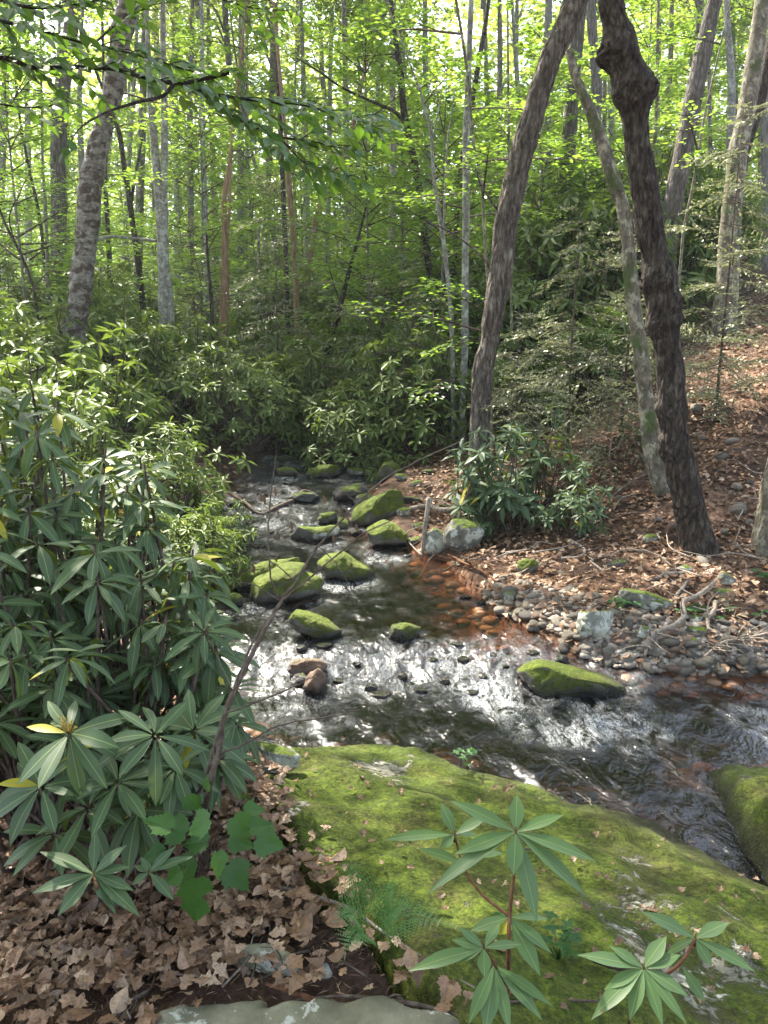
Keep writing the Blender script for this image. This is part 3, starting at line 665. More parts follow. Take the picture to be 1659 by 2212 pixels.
for i, (cx, cy, w, h) in enumerate([(545, 1140, 20, 8), (500, 1165, 26, 9), (560, 1180, 20, 8), (585, 1150, 16, 7), (470, 1100, 36, 14), (505, 1088, 30, 12), (450, 1130, 30, 10), (620, 1045, 20, 8), (520, 1060, 22, 10), (480, 1190, 26, 10), (745, 1055, 18, 9), (880, 1200, 18, 8), (500, 1335, 24, 10), (450, 1360, 26, 10)]):
    B('pool_stone', 'small dark wet stone along the upper pool', ell(cx, cy, w, h), d_ if i % 2 else b_, .8, cat='stone', group='wet stones along the upper pool', seed=130 + i, foam=.7)
FOAMPTS += [tuple(on_water(px, py)[:2]) + (r, s) for px, py, r, s in [(1060, 1500, .14, .9), (1100, 1520, .16, .45), (1010, 1475, .14, .5), (860, 1440, .14, .4), (760, 1440, .12, .4), (1262, 1428, .13, .9), (1352, 1490, .1, .85), (1640, 1560, .14, 1.), (1600, 1548, .1, .6), (1655, 1590, .12, .6), (850, 1200, .14, .8), (820, 1210, .14, .5), (560, 1010, .25, .9), (600, 1030, .3, .7), (800, 1012, .25, .9), (840, 1195, .16, .7), (630, 1105, .3, .75), (560, 1140, .3, .8), (500, 1150, .25, .8), (470, 1140, .2, .8), (700, 1095, .22, .5), (620, 1120, .3, .5), (530, 1310, .12, .6), (1240, 1500, .14, .35), (980, 1440, .2, .5), (1120, 1395, .16, .4), (665, 1500, .14, .5), (570, 1500, .2, .3)]]
FOAMPTS += [tuple(on_water(px, py)[:2]) + (r, s) for px, py, r, s in [(600, 1060, .35, .6), (540, 1075, .3, .55), (640, 1100, .35, .7), (700, 1110, .25, .6), (510, 1135, .4, .8), (460, 1160, .3, .8), (560, 1160, .3, .5), (590, 1030, .4, .7), (660, 1030, .35, .5), (740, 1035, .3, .6), (480, 1200, .25, .5), (540, 1190, .3, .4), (620, 1180, .2, .4), (470, 1310, .25, .5), (560, 1470, .3, .5), (640, 1520, .25, .3)]]
slab_rock('mossy_slab', 'broad moss carpeted bedrock slab with grey lichen sloping to the stream', SL_OUT, SL_IN, M['slab'], .013, .09, .42)
slab_rock('bedrock_ledge', 'smaller mossy ledge across the narrow wet channel from the slab', S2_OUT, S2_IN, M['slab'], .02, .12, .4, 1.6, seed=31)
for i, (cx, cy, w, h) in enumerate([(890, 1168, 46, 16), (905, 1135, 40, 15), (875, 1105, 36, 18), (890, 1080, 44, 16), (868, 1030, 34, 14), (900, 1045, 40, 16), (925, 1020, 30, 14), (845, 1085, 30, 18), (720, 1152, 34, 12), (770, 1150, 30, 12), (815, 1105, 34, 14), (985, 1080, 34, 16), (955, 1095, 30, 12), (1000, 1215, 34, 14), (1040, 1230, 30, 12)]):
    B('bank_rock', 'flat grey stone in the tumbled edge of the far right bank', ell(cx, cy, w, h, (i * 37) % 30 - 15), h_ if i % 3 else d_, .8, cat='stone', group='stones tumbled along the far right bank', seed=160 + i, onwater=cx < 840)
FLATP = []
# flat stones of the path
def flat_stone(px_poly, label, mat, thick=.05, up=.045, seed=1):
    P = np.array([on_ground(*p) for p in px_poly]); P[:, 2] += up
    FLATP.append(P[:, :2].copy()); C = P.mean(0)
    O = P; I = np.array([C + (0, 0, .02)])
    lo = O[:, :2].min(0); hi = O[:, :2].max(0); st = .012
    X, Y, Fq = grid_mesh(np.arange(lo[0], hi[0], st), np.arange(lo[1], hi[1], st)); sd = slab_sd(X, Y, O) + .02 * fbm2(X, Y, 3, seed, 8.)
    t = np.clip(sd / .03, 0, 1); Z = slabz(X, Y, O, I) + .010 * fbm2(X, Y, 4, seed, 7.) - .012 * (fbm2(X, Y, 2, seed + 3, 3.) > .1) - .10 * (1 - np.sqrt(np.clip(1 - (1 - t) ** 2, 0, 1)))
    k = sd > -.01; Fq = Fq[k[Fq].all(1)]; used = np.unique(Fq); mp = np.full(len(X), -1); mp[used] = np.arange(len(used))
    V = np.stack([X, Y, Z], -1)[used]; nb = len(V); Ft = mp[Fq]; Bv = V - [0, 0, .12]
    E = {}
    for f in Ft:
        for a, b in ((f[0], f[1]), (f[1], f[2]), (f[2], f[3]), (f[3], f[0])):
            if (b, a) in E: del E[(b, a)]
            else: E[(a, b)] = 1
    Fs = np.array([(b, a, a + nb, b + nb) for a, b in E])
    me = make_mesh('flat_stone', np.vstack([V, Bv]), [np.vstack([Ft, Ft[:, ::-1] + nb, Fs])], attrs={'wet': np.zeros(2 * nb)})
    tag(obj('flat_stone', me, mat), label, 'stone')
flat_stone([(310, 2330), (330, 2205), (390, 2185), (470, 2172), (580, 2168), (585, 2185), (700, 2165), (850, 2172), (1000, 2215), (1020, 2330)], 'broad flat greenish stone at the very front of the leaf litter', M['flat'], seed=4)
flat_stone([(490, 2070), (530, 2055), (620, 2060), (655, 2080), (650, 2112), (560, 2108), (505, 2092)], 'thin flat grey stone among dead leaves behind the broad one', M['flat'], seed=7)
flat_stone([(655, 2092), (720, 2088), (740, 2110), (700, 2122), (658, 2115)], 'little flat grey stone touching the thin flat one', M['flat'], seed=9)

# pebbles of the gravel bar: eight shapes, copied
PM = []
for k in range(10):
    V, Fc = ICO[3]; r = np.random.default_rng(300 + k); V = V * [1, r.uniform(.6, .85), r.uniform(.28, .5)]
    V = np.sign(V) * np.abs(V) ** r.uniform(.8, 1.)
    V = V * (1 + .16 * fbm(V * 1.3 + k * 5, 2, k)[:, None]); me = make_mesh('pebble_mesh', V, [Fc]); me.materials.append(PEB[k % 5]); PM.append(me)
def pebble_px():
    while True:
        px = rng.uniform(1040, 1659); py = rng.uniform(1215, 1460)
        top = np.interp(px, [1040, 1100, 1200, 1350, 1500, 1659], [1265, 1250, 1265, 1300, 1335, 1345]); bot = np.interp(px, [1040, 1140, 1230, 1330, 1440, 1659], [1300, 1355, 1415, 1440, 1452, 1475])
        if top < py < bot and rng.random() < (1 if py > top + 20 else .5): return px, py
n_ind = 0; small = Buf()
for i in range(2300):
    px, py = pebble_px(); p = on_ground(px, py)
    s = abs(rng.normal(0, 1)) * .014 + .013 if i >= 230 else rng.uniform(.028, .07)
    if i < 230:
        o = obj('pebble', PM[i % 10]); o.location = (p[0], p[1], tz(p[0], p[1]) + s * .12); o.scale = (s, s, s)
        o.rotation_euler = (rng.normal(0, .3), rng.normal(0, .3), rng.uniform(0, 6.28))
        tag(o, 'smooth flat cobble on the gravel bar', 'stone', 'cobbles of the gravel bar')
    elif fbm2(np.array([p[0]]), np.array([p[1]]), 2, 5, 3.)[0] > .25: continue
    else:
        V, Fc = ICO[2]; a = rng.uniform(0, 6.28); q = V * [1, rng.uniform(.6, .9), rng.uniform(.35, .6)] * min(s, .05)
        q = q * (1 + .15 * vnoise(V * 1.5 + i)[:, None]); c, s_ = math.cos(a), math.sin(a)
        q = np.stack([q[:, 0] * c - q[:, 1] * s_, q[:, 0] * s_ + q[:, 1] * c, q[:, 2]], -1)
        small.add(q + [p[0], p[1], p[2] + .003], Fc, rng.random())
def gravel_mat():
    m, nt = newmat('gravel'); N = NT(nt); t = N.attr('tint'); nz = N.noise(N.objvec(), 60, 4)
    c = N.ramp(t, [(0, (.11, .090, .072)), (.25, (.34, .29, .235)), (.5, (.24, .16, .12)), (.75, (.44, .39, .33)), (1, (.20, .185, .16))])
    c = N.mix(N.math('MULTIPLY', nz, .6), c, (.05, .045, .04)); N.out(N.princ(c, .8, N.bump(nz, .5, .004))); return m
M['gravel'] = gravel_mat()
tag(obj('gravel', small.mesh('gravel'), M['gravel']), kind='stuff')
# stones lying on the stream bed and scattered up the bank
bedb = Buf()
for i in range(2600):
    x, y = rng.uniform(-1.8, 3.6), rng.uniform(2.9, 11)
    if not inside(np.array([x]), np.array([y]), POLY)[0]: continue
    s = rng.uniform(.02, .085); V, Fc = ICO[2]; q = V * [1, rng.uniform(.6, 1), rng.uniform(.4, .6)] * s * (1 + .15 * vnoise(V * 1.5 + i)[:, None])
    zz = tz(x, y) + s * .2; w = float(W(x, y)); zz = min(zz, w - s * .5 + .005); bedb.add(q + [x, y, zz], Fc, rng.random())
def bed_mat():
    m, nt = newmat('bed_stones'); N = NT(nt); t = N.attr('tint'); nz = N.noise(N.objvec(), 40, 4)
    c = N.ramp(t, [(0, (.07, .05, .035)), (.3, (.20, .10, .05)), (.6, (.30, .14, .06)), (.8, (.14, .11, .09)), (1, (.36, .22, .13))])
    c = N.mix(N.math('MULTIPLY', nz, .6), c, (.05, .03, .02)); N.out(N.princ(c, .5)); return m
tag(obj('streambed_gravel', bedb.mesh('streambed_gravel'), bed_mat()), kind='stuff')
for i in range(42):
    px, py = rng.uniform(1180, 1655), rng.uniform(880, 1260)
    p = on_ground(px, py); s = rng.uniform(.025, .08)
    o = obj('bank_stone', PM[i % 10]); o.location = (p[0], p[1], tz(p[0], p[1]) + s * .2); o.scale = (s, s, s * 1.5); o.rotation_euler = (rng.normal(0, .3), rng.normal(0, .3), rng.uniform(0, 6.28))
    tag(o, 'grey stone sticking out of the leaf litter on the right bank', 'stone', 'stones in the bank litter')
build_water()
# ------------------------------------------------------------------ dead leaves, sticks
def finite(v): return [float(x) for x in v]
def litter_buf(P, size, tilt=.45, seed=0):
    buf = Buf(); r = np.random.default_rng(seed); T = [oak_leaf(s) for s in range(9)] + [(BEECH[0] * [1, 1, 1.5], BEECH[1]), strip_leaf([.02, .2, .32, .36, .3, .18, .01], -.5, -.3), (lobed_leaf(1)[0] * [1, 1, 2.], lobed_leaf(1)[1]), (oak_leaf(33)[0] * [.55, 1, 1], oak_leaf(33)[1]), (oak_leaf(34)[0] * [.8, .6, 2.2], oak_leaf(34)[1])]
    n = len(P); k = r.integers(0, 14, n)
    for j in range(14):
        q = P[k == j]; m = len(q)
        if not m: continue
        a = r.uniform(0, 6.28, m); d = np.stack([np.cos(a), np.sin(a), r.normal(0, tilt, m)], -1); up = np.stack([r.normal(0, tilt, m), r.normal(0, tilt, m), np.ones(m)], -1)
        s = size * r.uniform(.4, 1.3, m); V, Fs = scatter(T[j][0] - [.5, 0, 0], T[j][1], q, frames(d, up), s)
        buf.add(V, Fs, np.repeat(np.clip(r.normal(.48, .3, m), 0, 1), len(T[j][0])))
    return buf
def sample_ground(n, fx, seed=0):
    r = np.random.default_rng(seed); X, Y = fx(r, n); Z = terrain(X, Y); return np.stack([X, Y, Z], -1)
def near_fx(r, n):
    X = r.uniform(-1.9, 1.1, n * 3); Y = r.uniform(.7, 3.6, n * 3); ok = (slab_sd(X, Y) < .13 * r.random(len(X)) ** 2 * (Y < 3.1)) & ~inside(X, Y, POLY); ok &= (Y < 3.0) | (X < -.4)
    return X[ok][:n], Y[ok][:n]
P = sample_ground(12500, near_fx, 5); P[:, 2] = np.where(slab_sd(P[:, 0], P[:, 1]) > 0, slabz(P[:, 0], P[:, 1]) + .0, P[:, 2]); k = fbm2(P[:, 0], P[:, 1], 3, 90, 1.6) + .25 * ss(2.0, 1.3, P[:, 1]) * ss(-.2, .4, P[:, 0] + .6)
P = P[(k < .36) | (rng.random(len(P)) < .25)]
for fp in FLATP: P = P[~inside(P[:, 0], P[:, 1], fp) | (rng.random(len(P)) < .06)]; P[:, 2] += rng.uniform(.004, .035, len(P))
bare = fbm2(P[:, 0], P[:, 1], 3, 92, 4.) * .25 + np.hypot((P[:, 0] + .45) / .62, (P[:, 1] - 1.60) / .17); P = P[(bare > 1.0) | (rng.random(len(P)) < .22)]
nb_ = Buf(); n_ = 4200; q_ = np.stack([rng.uniform(-1.4, .3, n_), rng.uniform(1.2, 2.1, n_)], -1); q_ = q_[slab_sd(q_[:, 0], q_[:, 1]) < 0]; n_ = len(q_); q_ = np.column_stack([q_, terrain(q_[:, 0], q_[:, 1]) + rng.uniform(.002, .012, n_)]); a_ = rng.uniform(0, 6.28, n_)
V_, F_ = scatter(np.array([(-.5, -.03, 0), (.5, -.03, 0), (.5, .03, 0), (-.5, .03, 0), (-.1, .05, .06), (.2, .05, .06)], float), [np.array([(0, 1, 5, 4), (4, 5, 2, 3)])], q_, frames(np.stack([np.cos(a_), np.sin(a_), rng.normal(0, .2, n_)], -1), np.array([0, 0, 1.]) + rng.normal(0, .3, (n_, 3))), rng.uniform(.010, .035, n_)); nb_.add(V_, F_, np.repeat(rng.random(n_) * .9, 6))
tag(obj('needle_litter', nb_.mesh('needle_litter', False), M['litter']), kind='stuff')
tag(obj('leaf_litter', litter_buf(P, .057, .20, 1).mesh('leaf_litter', False), M['litter']), kind='stuff')
def right_fx(r, n):
    X = r.uniform(.3, 8.5, n * 4); Y = r.uniform(4.5, 15, n * 4); d = seg_dist(X, Y, RW); ok = ~inside(X, Y, POLY) & (seg_dist(X, Y, LW) > d)
    ok &= r.random(len(X)) < np.where(d < 1.0, .8 + .2 * ss(.2, .8, d), 1) * (6 / np.maximum(Y, 6)) ** .8; return X[ok][:n], Y[ok][:n]
P = sample_ground(24000, right_fx, 6); P[:, 2] += rng.uniform(.002, .03, len(P)) + .02 * (seg_dist(P[:, 0], P[:, 1], RW) < 1.2)
tag(obj('bank_leaf_litter', litter_buf(P, .062, .4, 2).mesh('bank_leaf_litter', False), M['litter']), kind='stuff')
def left_fx(r, n):
    X = r.uniform(-7, 0, n * 3); Y = r.uniform(3.2, 11, n * 3); ok = ~inside(X, Y, POLY) & (seg_dist(X, Y, LW) < seg_dist(X, Y, RW)); return X[ok][:n], Y[ok][:n]
P = sample_ground(2600, left_fx, 8); P[:, 2] += .01
tag(obj('left_bank_leaf_litter', litter_buf(P, .09, .4, 3).mesh('left_bank_leaf_litter', False), M['litter']), kind='stuff')
# single leaves that one can tell apart on the moss
LM = []
for s in range(8):
    V, Fs = oak_leaf(40 + s); LM.append(make_mesh('fallen_leaf_mesh', V - [.5, 0, 0], Fs, np.full(len(V), [.25, .7, .45, .05, .9, .4, .6, .15][s]), False)); LM[-1].materials.append(M['litter'])
cnt = 0
while cnt < 150:
    px, py = rng.uniform(590, 1659), rng.uniform(1600, 2200)
    p = on_ground(px, py); sd = float(slab_sd(np.array([p[0]]), np.array([p[1]]))[0])
    if sd < .03: continue
    z = float(slabz(np.array([p[0]]), np.array([p[1]]))[0])
    o = obj('fallen_leaf', LM[cnt % 8]); s = rng.uniform(.013, .042); o.location = finite((p[0], p[1], z + .022 + s * .1)); o.scale = (s, s, s * 1.4); o.rotation_euler = (rng.normal(0, .35), rng.normal(0, .35), rng.uniform(0, 6.28))
    tag(o, 'curled dry leaf lying on the moss of the slab', 'dead leaf', 'dead leaves on the mossy slab'); cnt += 1

def stick(name, label, pts, mat, cat='stick', onwater=False, lift=.012, twigs=0, seed=0, base=None, group=None):
    """pts = (px, py, width px[, lift])"""
    W3 = []; rad = []
    for q in pts:
        g = on_water(q[0], q[1]) if onwater else on_ground(q[0], q[1], .02)
        l = q[3] if len(q) > 3 else lift
        if len(q) > 3: # lifted points stand above the ground: slide along the view ray
            g = on_water(q[0], q[1]) if onwater else g
            d = ray(q[0], q[1]); t0 = depth(g); g = CAM + d * (t0 - l)
        else: g = g + [0, 0, l]
        W3.append(g); rad.append(q[2] / 2 * depth(g) / F)
    n = 8 * len(W3); C = spline(W3, n); rr = np.interp(np.linspace(0, 1, n), np.linspace(0, 1, len(rad)), rad)
    b = Buf(); o0 = C[0].copy(); b.add(*tube(C - o0, rr, 8, .25, 0, seed, 12))
    for k in range(twigs):
        i = int(rng.uniform(.15, .95) * (n - 1)); L = rng.uniform(.08, .3); dv = rng.normal(0, 1, 3); dv[2] = abs(dv[2]) * .4; dv /= np.linalg.norm(dv)
        T = spline([C[i] - o0, C[i] - o0 + dv * L * .5 + rng.normal(0, .015, 3), C[i] - o0 + dv * L], 7); b.add(*tube(T, np.linspace(rr[i] * .5, .0012, 7), 5))
    o = obj(name, b.mesh(name), mat, loc=o0); tag(o, label, cat, group); return o
dw, tw = M['deadwood'], M['twig']
stick('stick', 'long pale bare stick across the litter beside the fern', [(460, 1888, 7), (525, 1908, 8), (625, 1928, 8), (750, 1968, 8), (830, 2023, 6), (955, 2103, 7), (1025, 2143, 5)], dw, seed=1)
stick('stick', 'crooked brown stick curving toward the mossy slab', [(515, 1843, 5), (560, 1850, 6), (600, 1848, 6), (635, 1838, 6), (665, 1868, 4)], tw, twigs=3, seed=2)
stick('stick', 'long brown root crossing the left litter', [(0, 2125, 9), (45, 2108, 9), (110, 2088, 7), (220, 2090, 6), (325, 2090, 4)], tw, twigs=2, seed=3)
stick('stick', 'bent twig standing up out of the litter in front', [(250, 2210, 12), (280, 2173, 11), (325, 2143, 8), (340, 2098, 4), (360, 2053, 3)], tw, seed=4)
stick('stick', 'thick reddish root running to the front edge of the path', [(575, 2133, 8), (625, 2150, 13), (670, 2168, 14), (705, 2203, 16), (720, 2240, 16)], M['redtwig'], seed=5)
stick('stick', 'dark curved stick lying on the front flat stone', [(640, 2168, 5), (740, 2160, 8), (829, 2168, 10), (905, 2180, 10), (1010, 2210, 10)], tw, seed=6)
stick('stick', 'straight grey stick behind the tall seedling', [(1020, 2172, 5), (1095, 2173, 7), (1180, 2168, 6), (1290, 2171, 6)], tw, seed=7)
stick('stick', 'thin forked stick on the thin flat grey stone', [(560, 2125, 4), (600, 2105, 5), (620, 2090, 5), (637, 2060, 3)], tw, twigs=2, seed=8)
stick('stick', 'short pale birch stick between the two seedling clumps', [(1280, 2085, 12), (1320, 2098, 13), (1372, 2110, 12)], M['bark_birch'], lift=.02, seed=9)
stick('stick', 'thin dark twig lying on top of the mossy slab', [(1245, 1718, 3), (1270, 1735, 3), (1278, 1745, 2)], dw, twigs=1, seed=10)
stick('stick', 'long thin twig bent across the middle of the slab', [(1100, 1835, 3), (1130, 1843, 4), (1195, 1842, 2)], tw, twigs=2, seed=11, lift=.02)
stick('stick', 'slim white stick pointing in from the right edge', [(1590, 1746, 4), (1625, 1742, 4), (1680, 1735, 5)], dw, lift=.03, seed=12)
stick('stick', 'thin orange twig lying in front of the root', [(190, 2136, 3), (260, 2136, 4), (345, 2134, 3)], M['redtwig'], seed=13)
stick('driftwood', 'twisted grey driftwood root reaching down to the water', [(1545, 1268, 7), (1520, 1290, 9), (1500, 1303, 9), (1474, 1315, 10), (1476, 1345, 12), (1455, 1365, 10), (1429, 1375, 10), (1405, 1388, 12), (1396, 1415, 9), (1392, 1430, 5)], dw, 'driftwood', lift=.05, twigs=12, seed=20)
stick('driftwood', 'short curved grey root right of the twisted driftwood', [(1545, 1308, 8), (1540, 1330, 10), (1528, 1345, 9), (1530, 1370, 7)], dw, 'driftwood', lift=.03, twigs=4, seed=21)
stick('driftwood', 'tangle of fine pale roots hanging over the right waterline', [(1659, 1380, 6), (1600, 1392, 6), (1560, 1400, 6), (1520, 1430, 5)], dw, 'driftwood', lift=.04, twigs=34, seed=22)
stick('driftwood', 'web of thin exposed roots under the large pale boulder', [(1075, 1265, 5), (1040, 1240, 6), (1010, 1228, 7), (970, 1205, 7)], M['redtwig'], 'driftwood', lift=.03, twigs=30, seed=23)
stick('stick', 'pale bent stick lying in the litter above the gravel', [(1235, 1170, 6), (1262, 1190, 7), (1252, 1205, 6), (1212, 1209, 5)], dw, seed=24)
stick('stick', 'long bowed stick on the litter below the burled tree', [(1380, 1256, 6), (1410, 1255, 7), (1440, 1243, 7), (1478, 1240, 5)], dw, seed=25, twigs=2)
stick('stick', 'short straight grey stick above the driftwood', [(1460, 1290, 7), (1475, 1272, 7), (1488, 1252, 5)], dw, seed=26)
stick('stick', 'thin brown stick on the litter right of the pale boulder', [(1215, 1208, 4), (1260, 1196, 5), (1300, 1185, 4)], tw, seed=27)
stick('fallen_branch', 'forked bare branch fallen across the upper stream', [(415, 1052, 5, .0), (486, 1062, 6, .1), (528, 1085, 7, .1), (563, 1110, 7, .0), (600, 1095, 9, .05), (639, 1078, 10, .1), (655, 1062, 11, .15), (680, 1067, 8, .0)], tw, 'branch', onwater=True, twigs=8, seed=28)
stick('root_log', 'pale horizontal root log behind the large pale boulder', [(886, 1110, 9), (925, 1105, 11), (950, 1113, 12), (975, 1113, 13), (1003, 1100, 14)], dw, 'log', lift=.06, seed=29)
stick('fallen_log', 'weathered log lying beyond the stream under far trees', [(488, 790, 7), (520, 765, 9), (570, 758, 7)], dw, 'log', lift=.15, seed=30)
stick('leaning_stick', 'broken upright stick leaning on the pale boulders', [(911, 1202, 3, .3), (917, 1150, 7, .3), (928, 1075, 9, .3)], dw, 'stick', onwater=True, seed=31) if False else None
bs = on_water(911, 1202); b = Buf(); P3 = [bs - [0, 0, .1], at_Y(917, 1150, bs[1] + .05), at_Y(928, 1075, bs[1] + .1)]
b.add(*tube(spline(P3, 16), np.linspace(.014, .028, 16), 7, .25, 0, 3, 12)); tag(obj('stick', b.mesh('stick'), dw), 'broken upright stick leaning on the pale boulders', 'stick')
for i in range(70):                       # small branches in the bank litter
    px, py = rng.uniform(880, 1655), rng.uniform(900, 1250); p = on_ground(px, py); L = rng.uniform(.15, .6); a = rng.uniform(0, 3.14); dv = np.array([math.cos(a), math.sin(a), 0])
    q = [p + dv * L * t + rng.normal(0, .03, 3) for t in (-.5, -.1, .2, .5)]
    for v in q: v[2] = tz(v[0], v[1]) + .03 + rng.uniform(0, .05)
    b = Buf(); o0 = q[0].copy(); b.add(*tube(spline([v - o0 for v in q], 12), np.linspace(.009, .003, 12), 5, .2, 0, i))
    tag(obj('twig', b.mesh('twig'), dw if i % 2 else tw, loc=o0), 'fallen bare twig on the leaf covered right bank', 'twig', 'twigs fallen on the right bank')
for i in range(34):
    while True:
        px, py = rng.uniform(0, 1100), rng.uniform(1830, 2200); p = on_ground(px, py)
        if slab_sd(np.array([p[0]]), np.array([p[1]]))[0] < .02: break
    L = rng.uniform(.08, .3); a = rng.uniform(0, 3.14); dv = np.array([math.cos(a), math.sin(a), 0])
    q = [p + dv * L * t + rng.normal(0, .012, 3) for t in (-.5, -.1, .2, .5)]
    for v in q: v[2] = tz(v[0], v[1]) + .035
    b = Buf(); o0 = q[0].copy(); b.add(*tube(spline([v - o0 for v in q], 10), np.linspace(.0035, .001, 10), 5, .2, 0, i))
    tag(obj('twig', b.mesh('twig'), tw if i % 3 else dw, loc=o0), 'thin dry twig lying among the near dead leaves', 'twig', 'twigs in the near litter')

# ------------------------------------------------------------------ rhododendrons
def whorl_leaves(c, ax, n, L, r, el0=.15, els=.45, wid=1.):
    """leaf positions, directions, ups and lengths of one whorl"""
    ax = ax / np.linalg.norm(ax); u = np.cross(ax, [0.3, .9, .1]); u /= np.linalg.norm(u); v = np.cross(ax, u)
    a = np.arange(n) * 2.399 + r.uniform(0, 6.28) + r.normal(0, .15, n); el = el0 + r.normal(0, els * .5, n) + np.linspace(els, -els, n)
    d = np.cos(el)[:, None] * (np.cos(a)[:, None] * u + np.sin(a)[:, None] * v) + np.sin(el)[:, None] * ax
    d[:, 2] -= .10; l = L * r.uniform(.75, 1.15, n) * np.linspace(.8, 1.05, n)
    up = np.tile(ax, (n, 1)) + r.normal(0, .12, (n, 3)) + [0, 0, .35]
    return c + d * .012, d, up, l
def rhodo_mesh(C, AX, L, nl, tmpl, r, yellow=.03, wid=1., el0=.15):
    P, D, U, S = [], [], [], []
    for c, ax in zip(C, AX):
        n = int(r.integers(nl[0], nl[1] + 1)); p, d, u, s = whorl_leaves(c, ax, n, L * r.uniform(.85, 1.1), r, el0); P.append(p); D.append(d); U.append(u); S.append(s)
    P, D, U, S = map(np.concatenate, (P, D, U, S)); n = len(P)
    V, Fs = scatter(tmpl[0], tmpl[1], P, frames(D, U), np.stack([S, S * wid * r.uniform(.8, 1.2, n), S * r.uniform(.3, 2.2, n)], -1))
    t = np.clip(r.beta(1.4, 2.6, n), 0, .9); t[r.random(n) < yellow] = 1.
    tt = np.repeat(t[:, None], len(tmpl[0]), 1)
    if tmpl is RHODO: tt[:, RHODO_N:] = -1.
    b = Buf(); b.add(V, Fs, tt.ravel()); return b
def rhodo_stems(C, bases, r, r0=.012, r1=.003, sides=5):
    b = Buf(); bases = np.array(bases)
    for c in C:
        q = bases[np.argmin(np.linalg.norm(bases[:, :2] - c[:2], axis=1) + r.uniform(0, .4, len(bases)))]; m = q + (c - q) * .5 + [0, 0, -.10 * np.linalg.norm(c - q)] + r.normal(0, .06, 3)
        m[2] = max(m[2], q[2] + .05); n = 9; T = spline([q, q + (m - q) * .5 + r.normal(0, .03, 3), m, c + (0, 0, -.03), c], n); b.add(*tube(T, np.linspace(r0, r1, n), sides), .5)
    return b
def rhodo(name, label, C, AX, L, bases, mat, tmpl, nl=(8, 12), seed=0, yellow=.03, group=None, r0=.012, wid=1., stemmat=None, seeds=0, el0=.15):
    r = np.random.default_rng(seed); C = np.array(C); bases = np.array(bases); o0 = bases.mean(0)
    t = empty(name, o0); tag(t, label, 'shrub', group)
    obj('foliage', rhodo_mesh(C - o0, AX, L, nl, tmpl, r, yellow, wid, el0).mesh('foliage'), mat, t)
    obj('stems', rhodo_stems(C - o0, bases - o0, r, r0).mesh('stems'), stemmat or M['twig'], t)
    if seeds:
        for i in r.choice(len(C), seeds, False):
            b = Buf(); c = C[i] - o0; ax = np.array(AX[i]) / np.linalg.norm(AX[i])
            for k in range(13):
                dv = ax + r.normal(0, .32, 3); dv /= np.linalg.norm(dv); b.add(*tube(spline([c, c + dv * .025, c + dv * .045 + [0, 0, .006]], 4), [.0014, .0014, .0022, .0016], 4)); b.add(*tube(np.array([c + dv * .045, c + dv * .058]), [.0028, .0012], 5))
            obj('seed_cluster', b.mesh('seed_cluster'), M['seed'], t)
    return t
# big near bush: whorls spread through its real volume
POLYB = np.array([(-40, 870), (60, 815), (110, 830), (140, 930), (190, 990), (270, 985), (320, 1000), (340, 1050), (300, 1120), (370, 1200), (430, 1180), (455, 1230), (450, 1290), (470, 1350), (500, 1430), (540, 1500), (530, 1570), (490, 1640), (420, 1680), (330, 1700), (230, 1720), (180, 1650), (60, 1640), (-40, 1600)], float)
r = np.random.default_rng(21); C = []; AX = []
while len(C) < 330:
    px, py = r.uniform(-120, 600), r.uniform(790, 1740)
    if not inside(np.array([max(px, -30.)]), np.array([py]), POLYB)[0]: continue
    # distance of the bush front grows towards the stream and the top
    t0 = np.interp(py, [800, 1100, 1400, 1700], [2.9, 2.45, 2.2, 2.05]) + .25 * max(px, 0) / 600; t = t0 + r.beta(1.1, 1.8) * 1.5
    p = at_t(px, py, t)
    if p[2] < tz(p[0], p[1]) + .12: continue
    if any(np.linalg.norm(p - c) < .07 for c in C): continue
    C.append(p); ax = np.array([r.normal(.15, .28), r.normal(-.15, .28), 1.]); AX.append(ax)
BB = [np.array([x, y, tz(x, y) - .05]) for x, y in [(-1.35, 2.5), (-1.1, 2.75), (-1.75, 2.9), (-1.5, 3.3), (-.95, 2.45), (-.75, 3.0), (-2.1, 2.4)]]
rhodo('rhododendron', 'big dark green rhododendron filling the left foreground, with dry seed clusters', C, AX, .142, BB, M['rhodo'], RHODO, (8, 13), 3, .022, seeds=14, r0=.012, el0=-.05, wid=.92)
# its low shoots at the left of the path
def px_whorls(L): return [at_t(px, py, t) for px, py, t in L]
C = px_whorls([(150, 1585, 2.05), (255, 1690, 2.1), (335, 1590, 2.1), (190, 1745, 2.12), (300, 1750, 2.2), (120, 1800, 2.15), (420, 1580, 2.2), (470, 1640, 2.3), (380, 1660, 2.15), (90, 1700, 2.1)])
rhodo('rhododendron', 'low dark rhododendron shoots above the leaf litter under the big left shrub', C, [(r.normal(0, .3), -.5 + r.normal(0, .2), 1.) for _ in C], .155, [np.array([x, y, tz(x, y) - .05]) for x, y in [(-1.0, 2.3), (-.8, 2.35)]], M['rhodo'], RHODO, (9, 12), 5, .05, seeds=2, r0=.008)

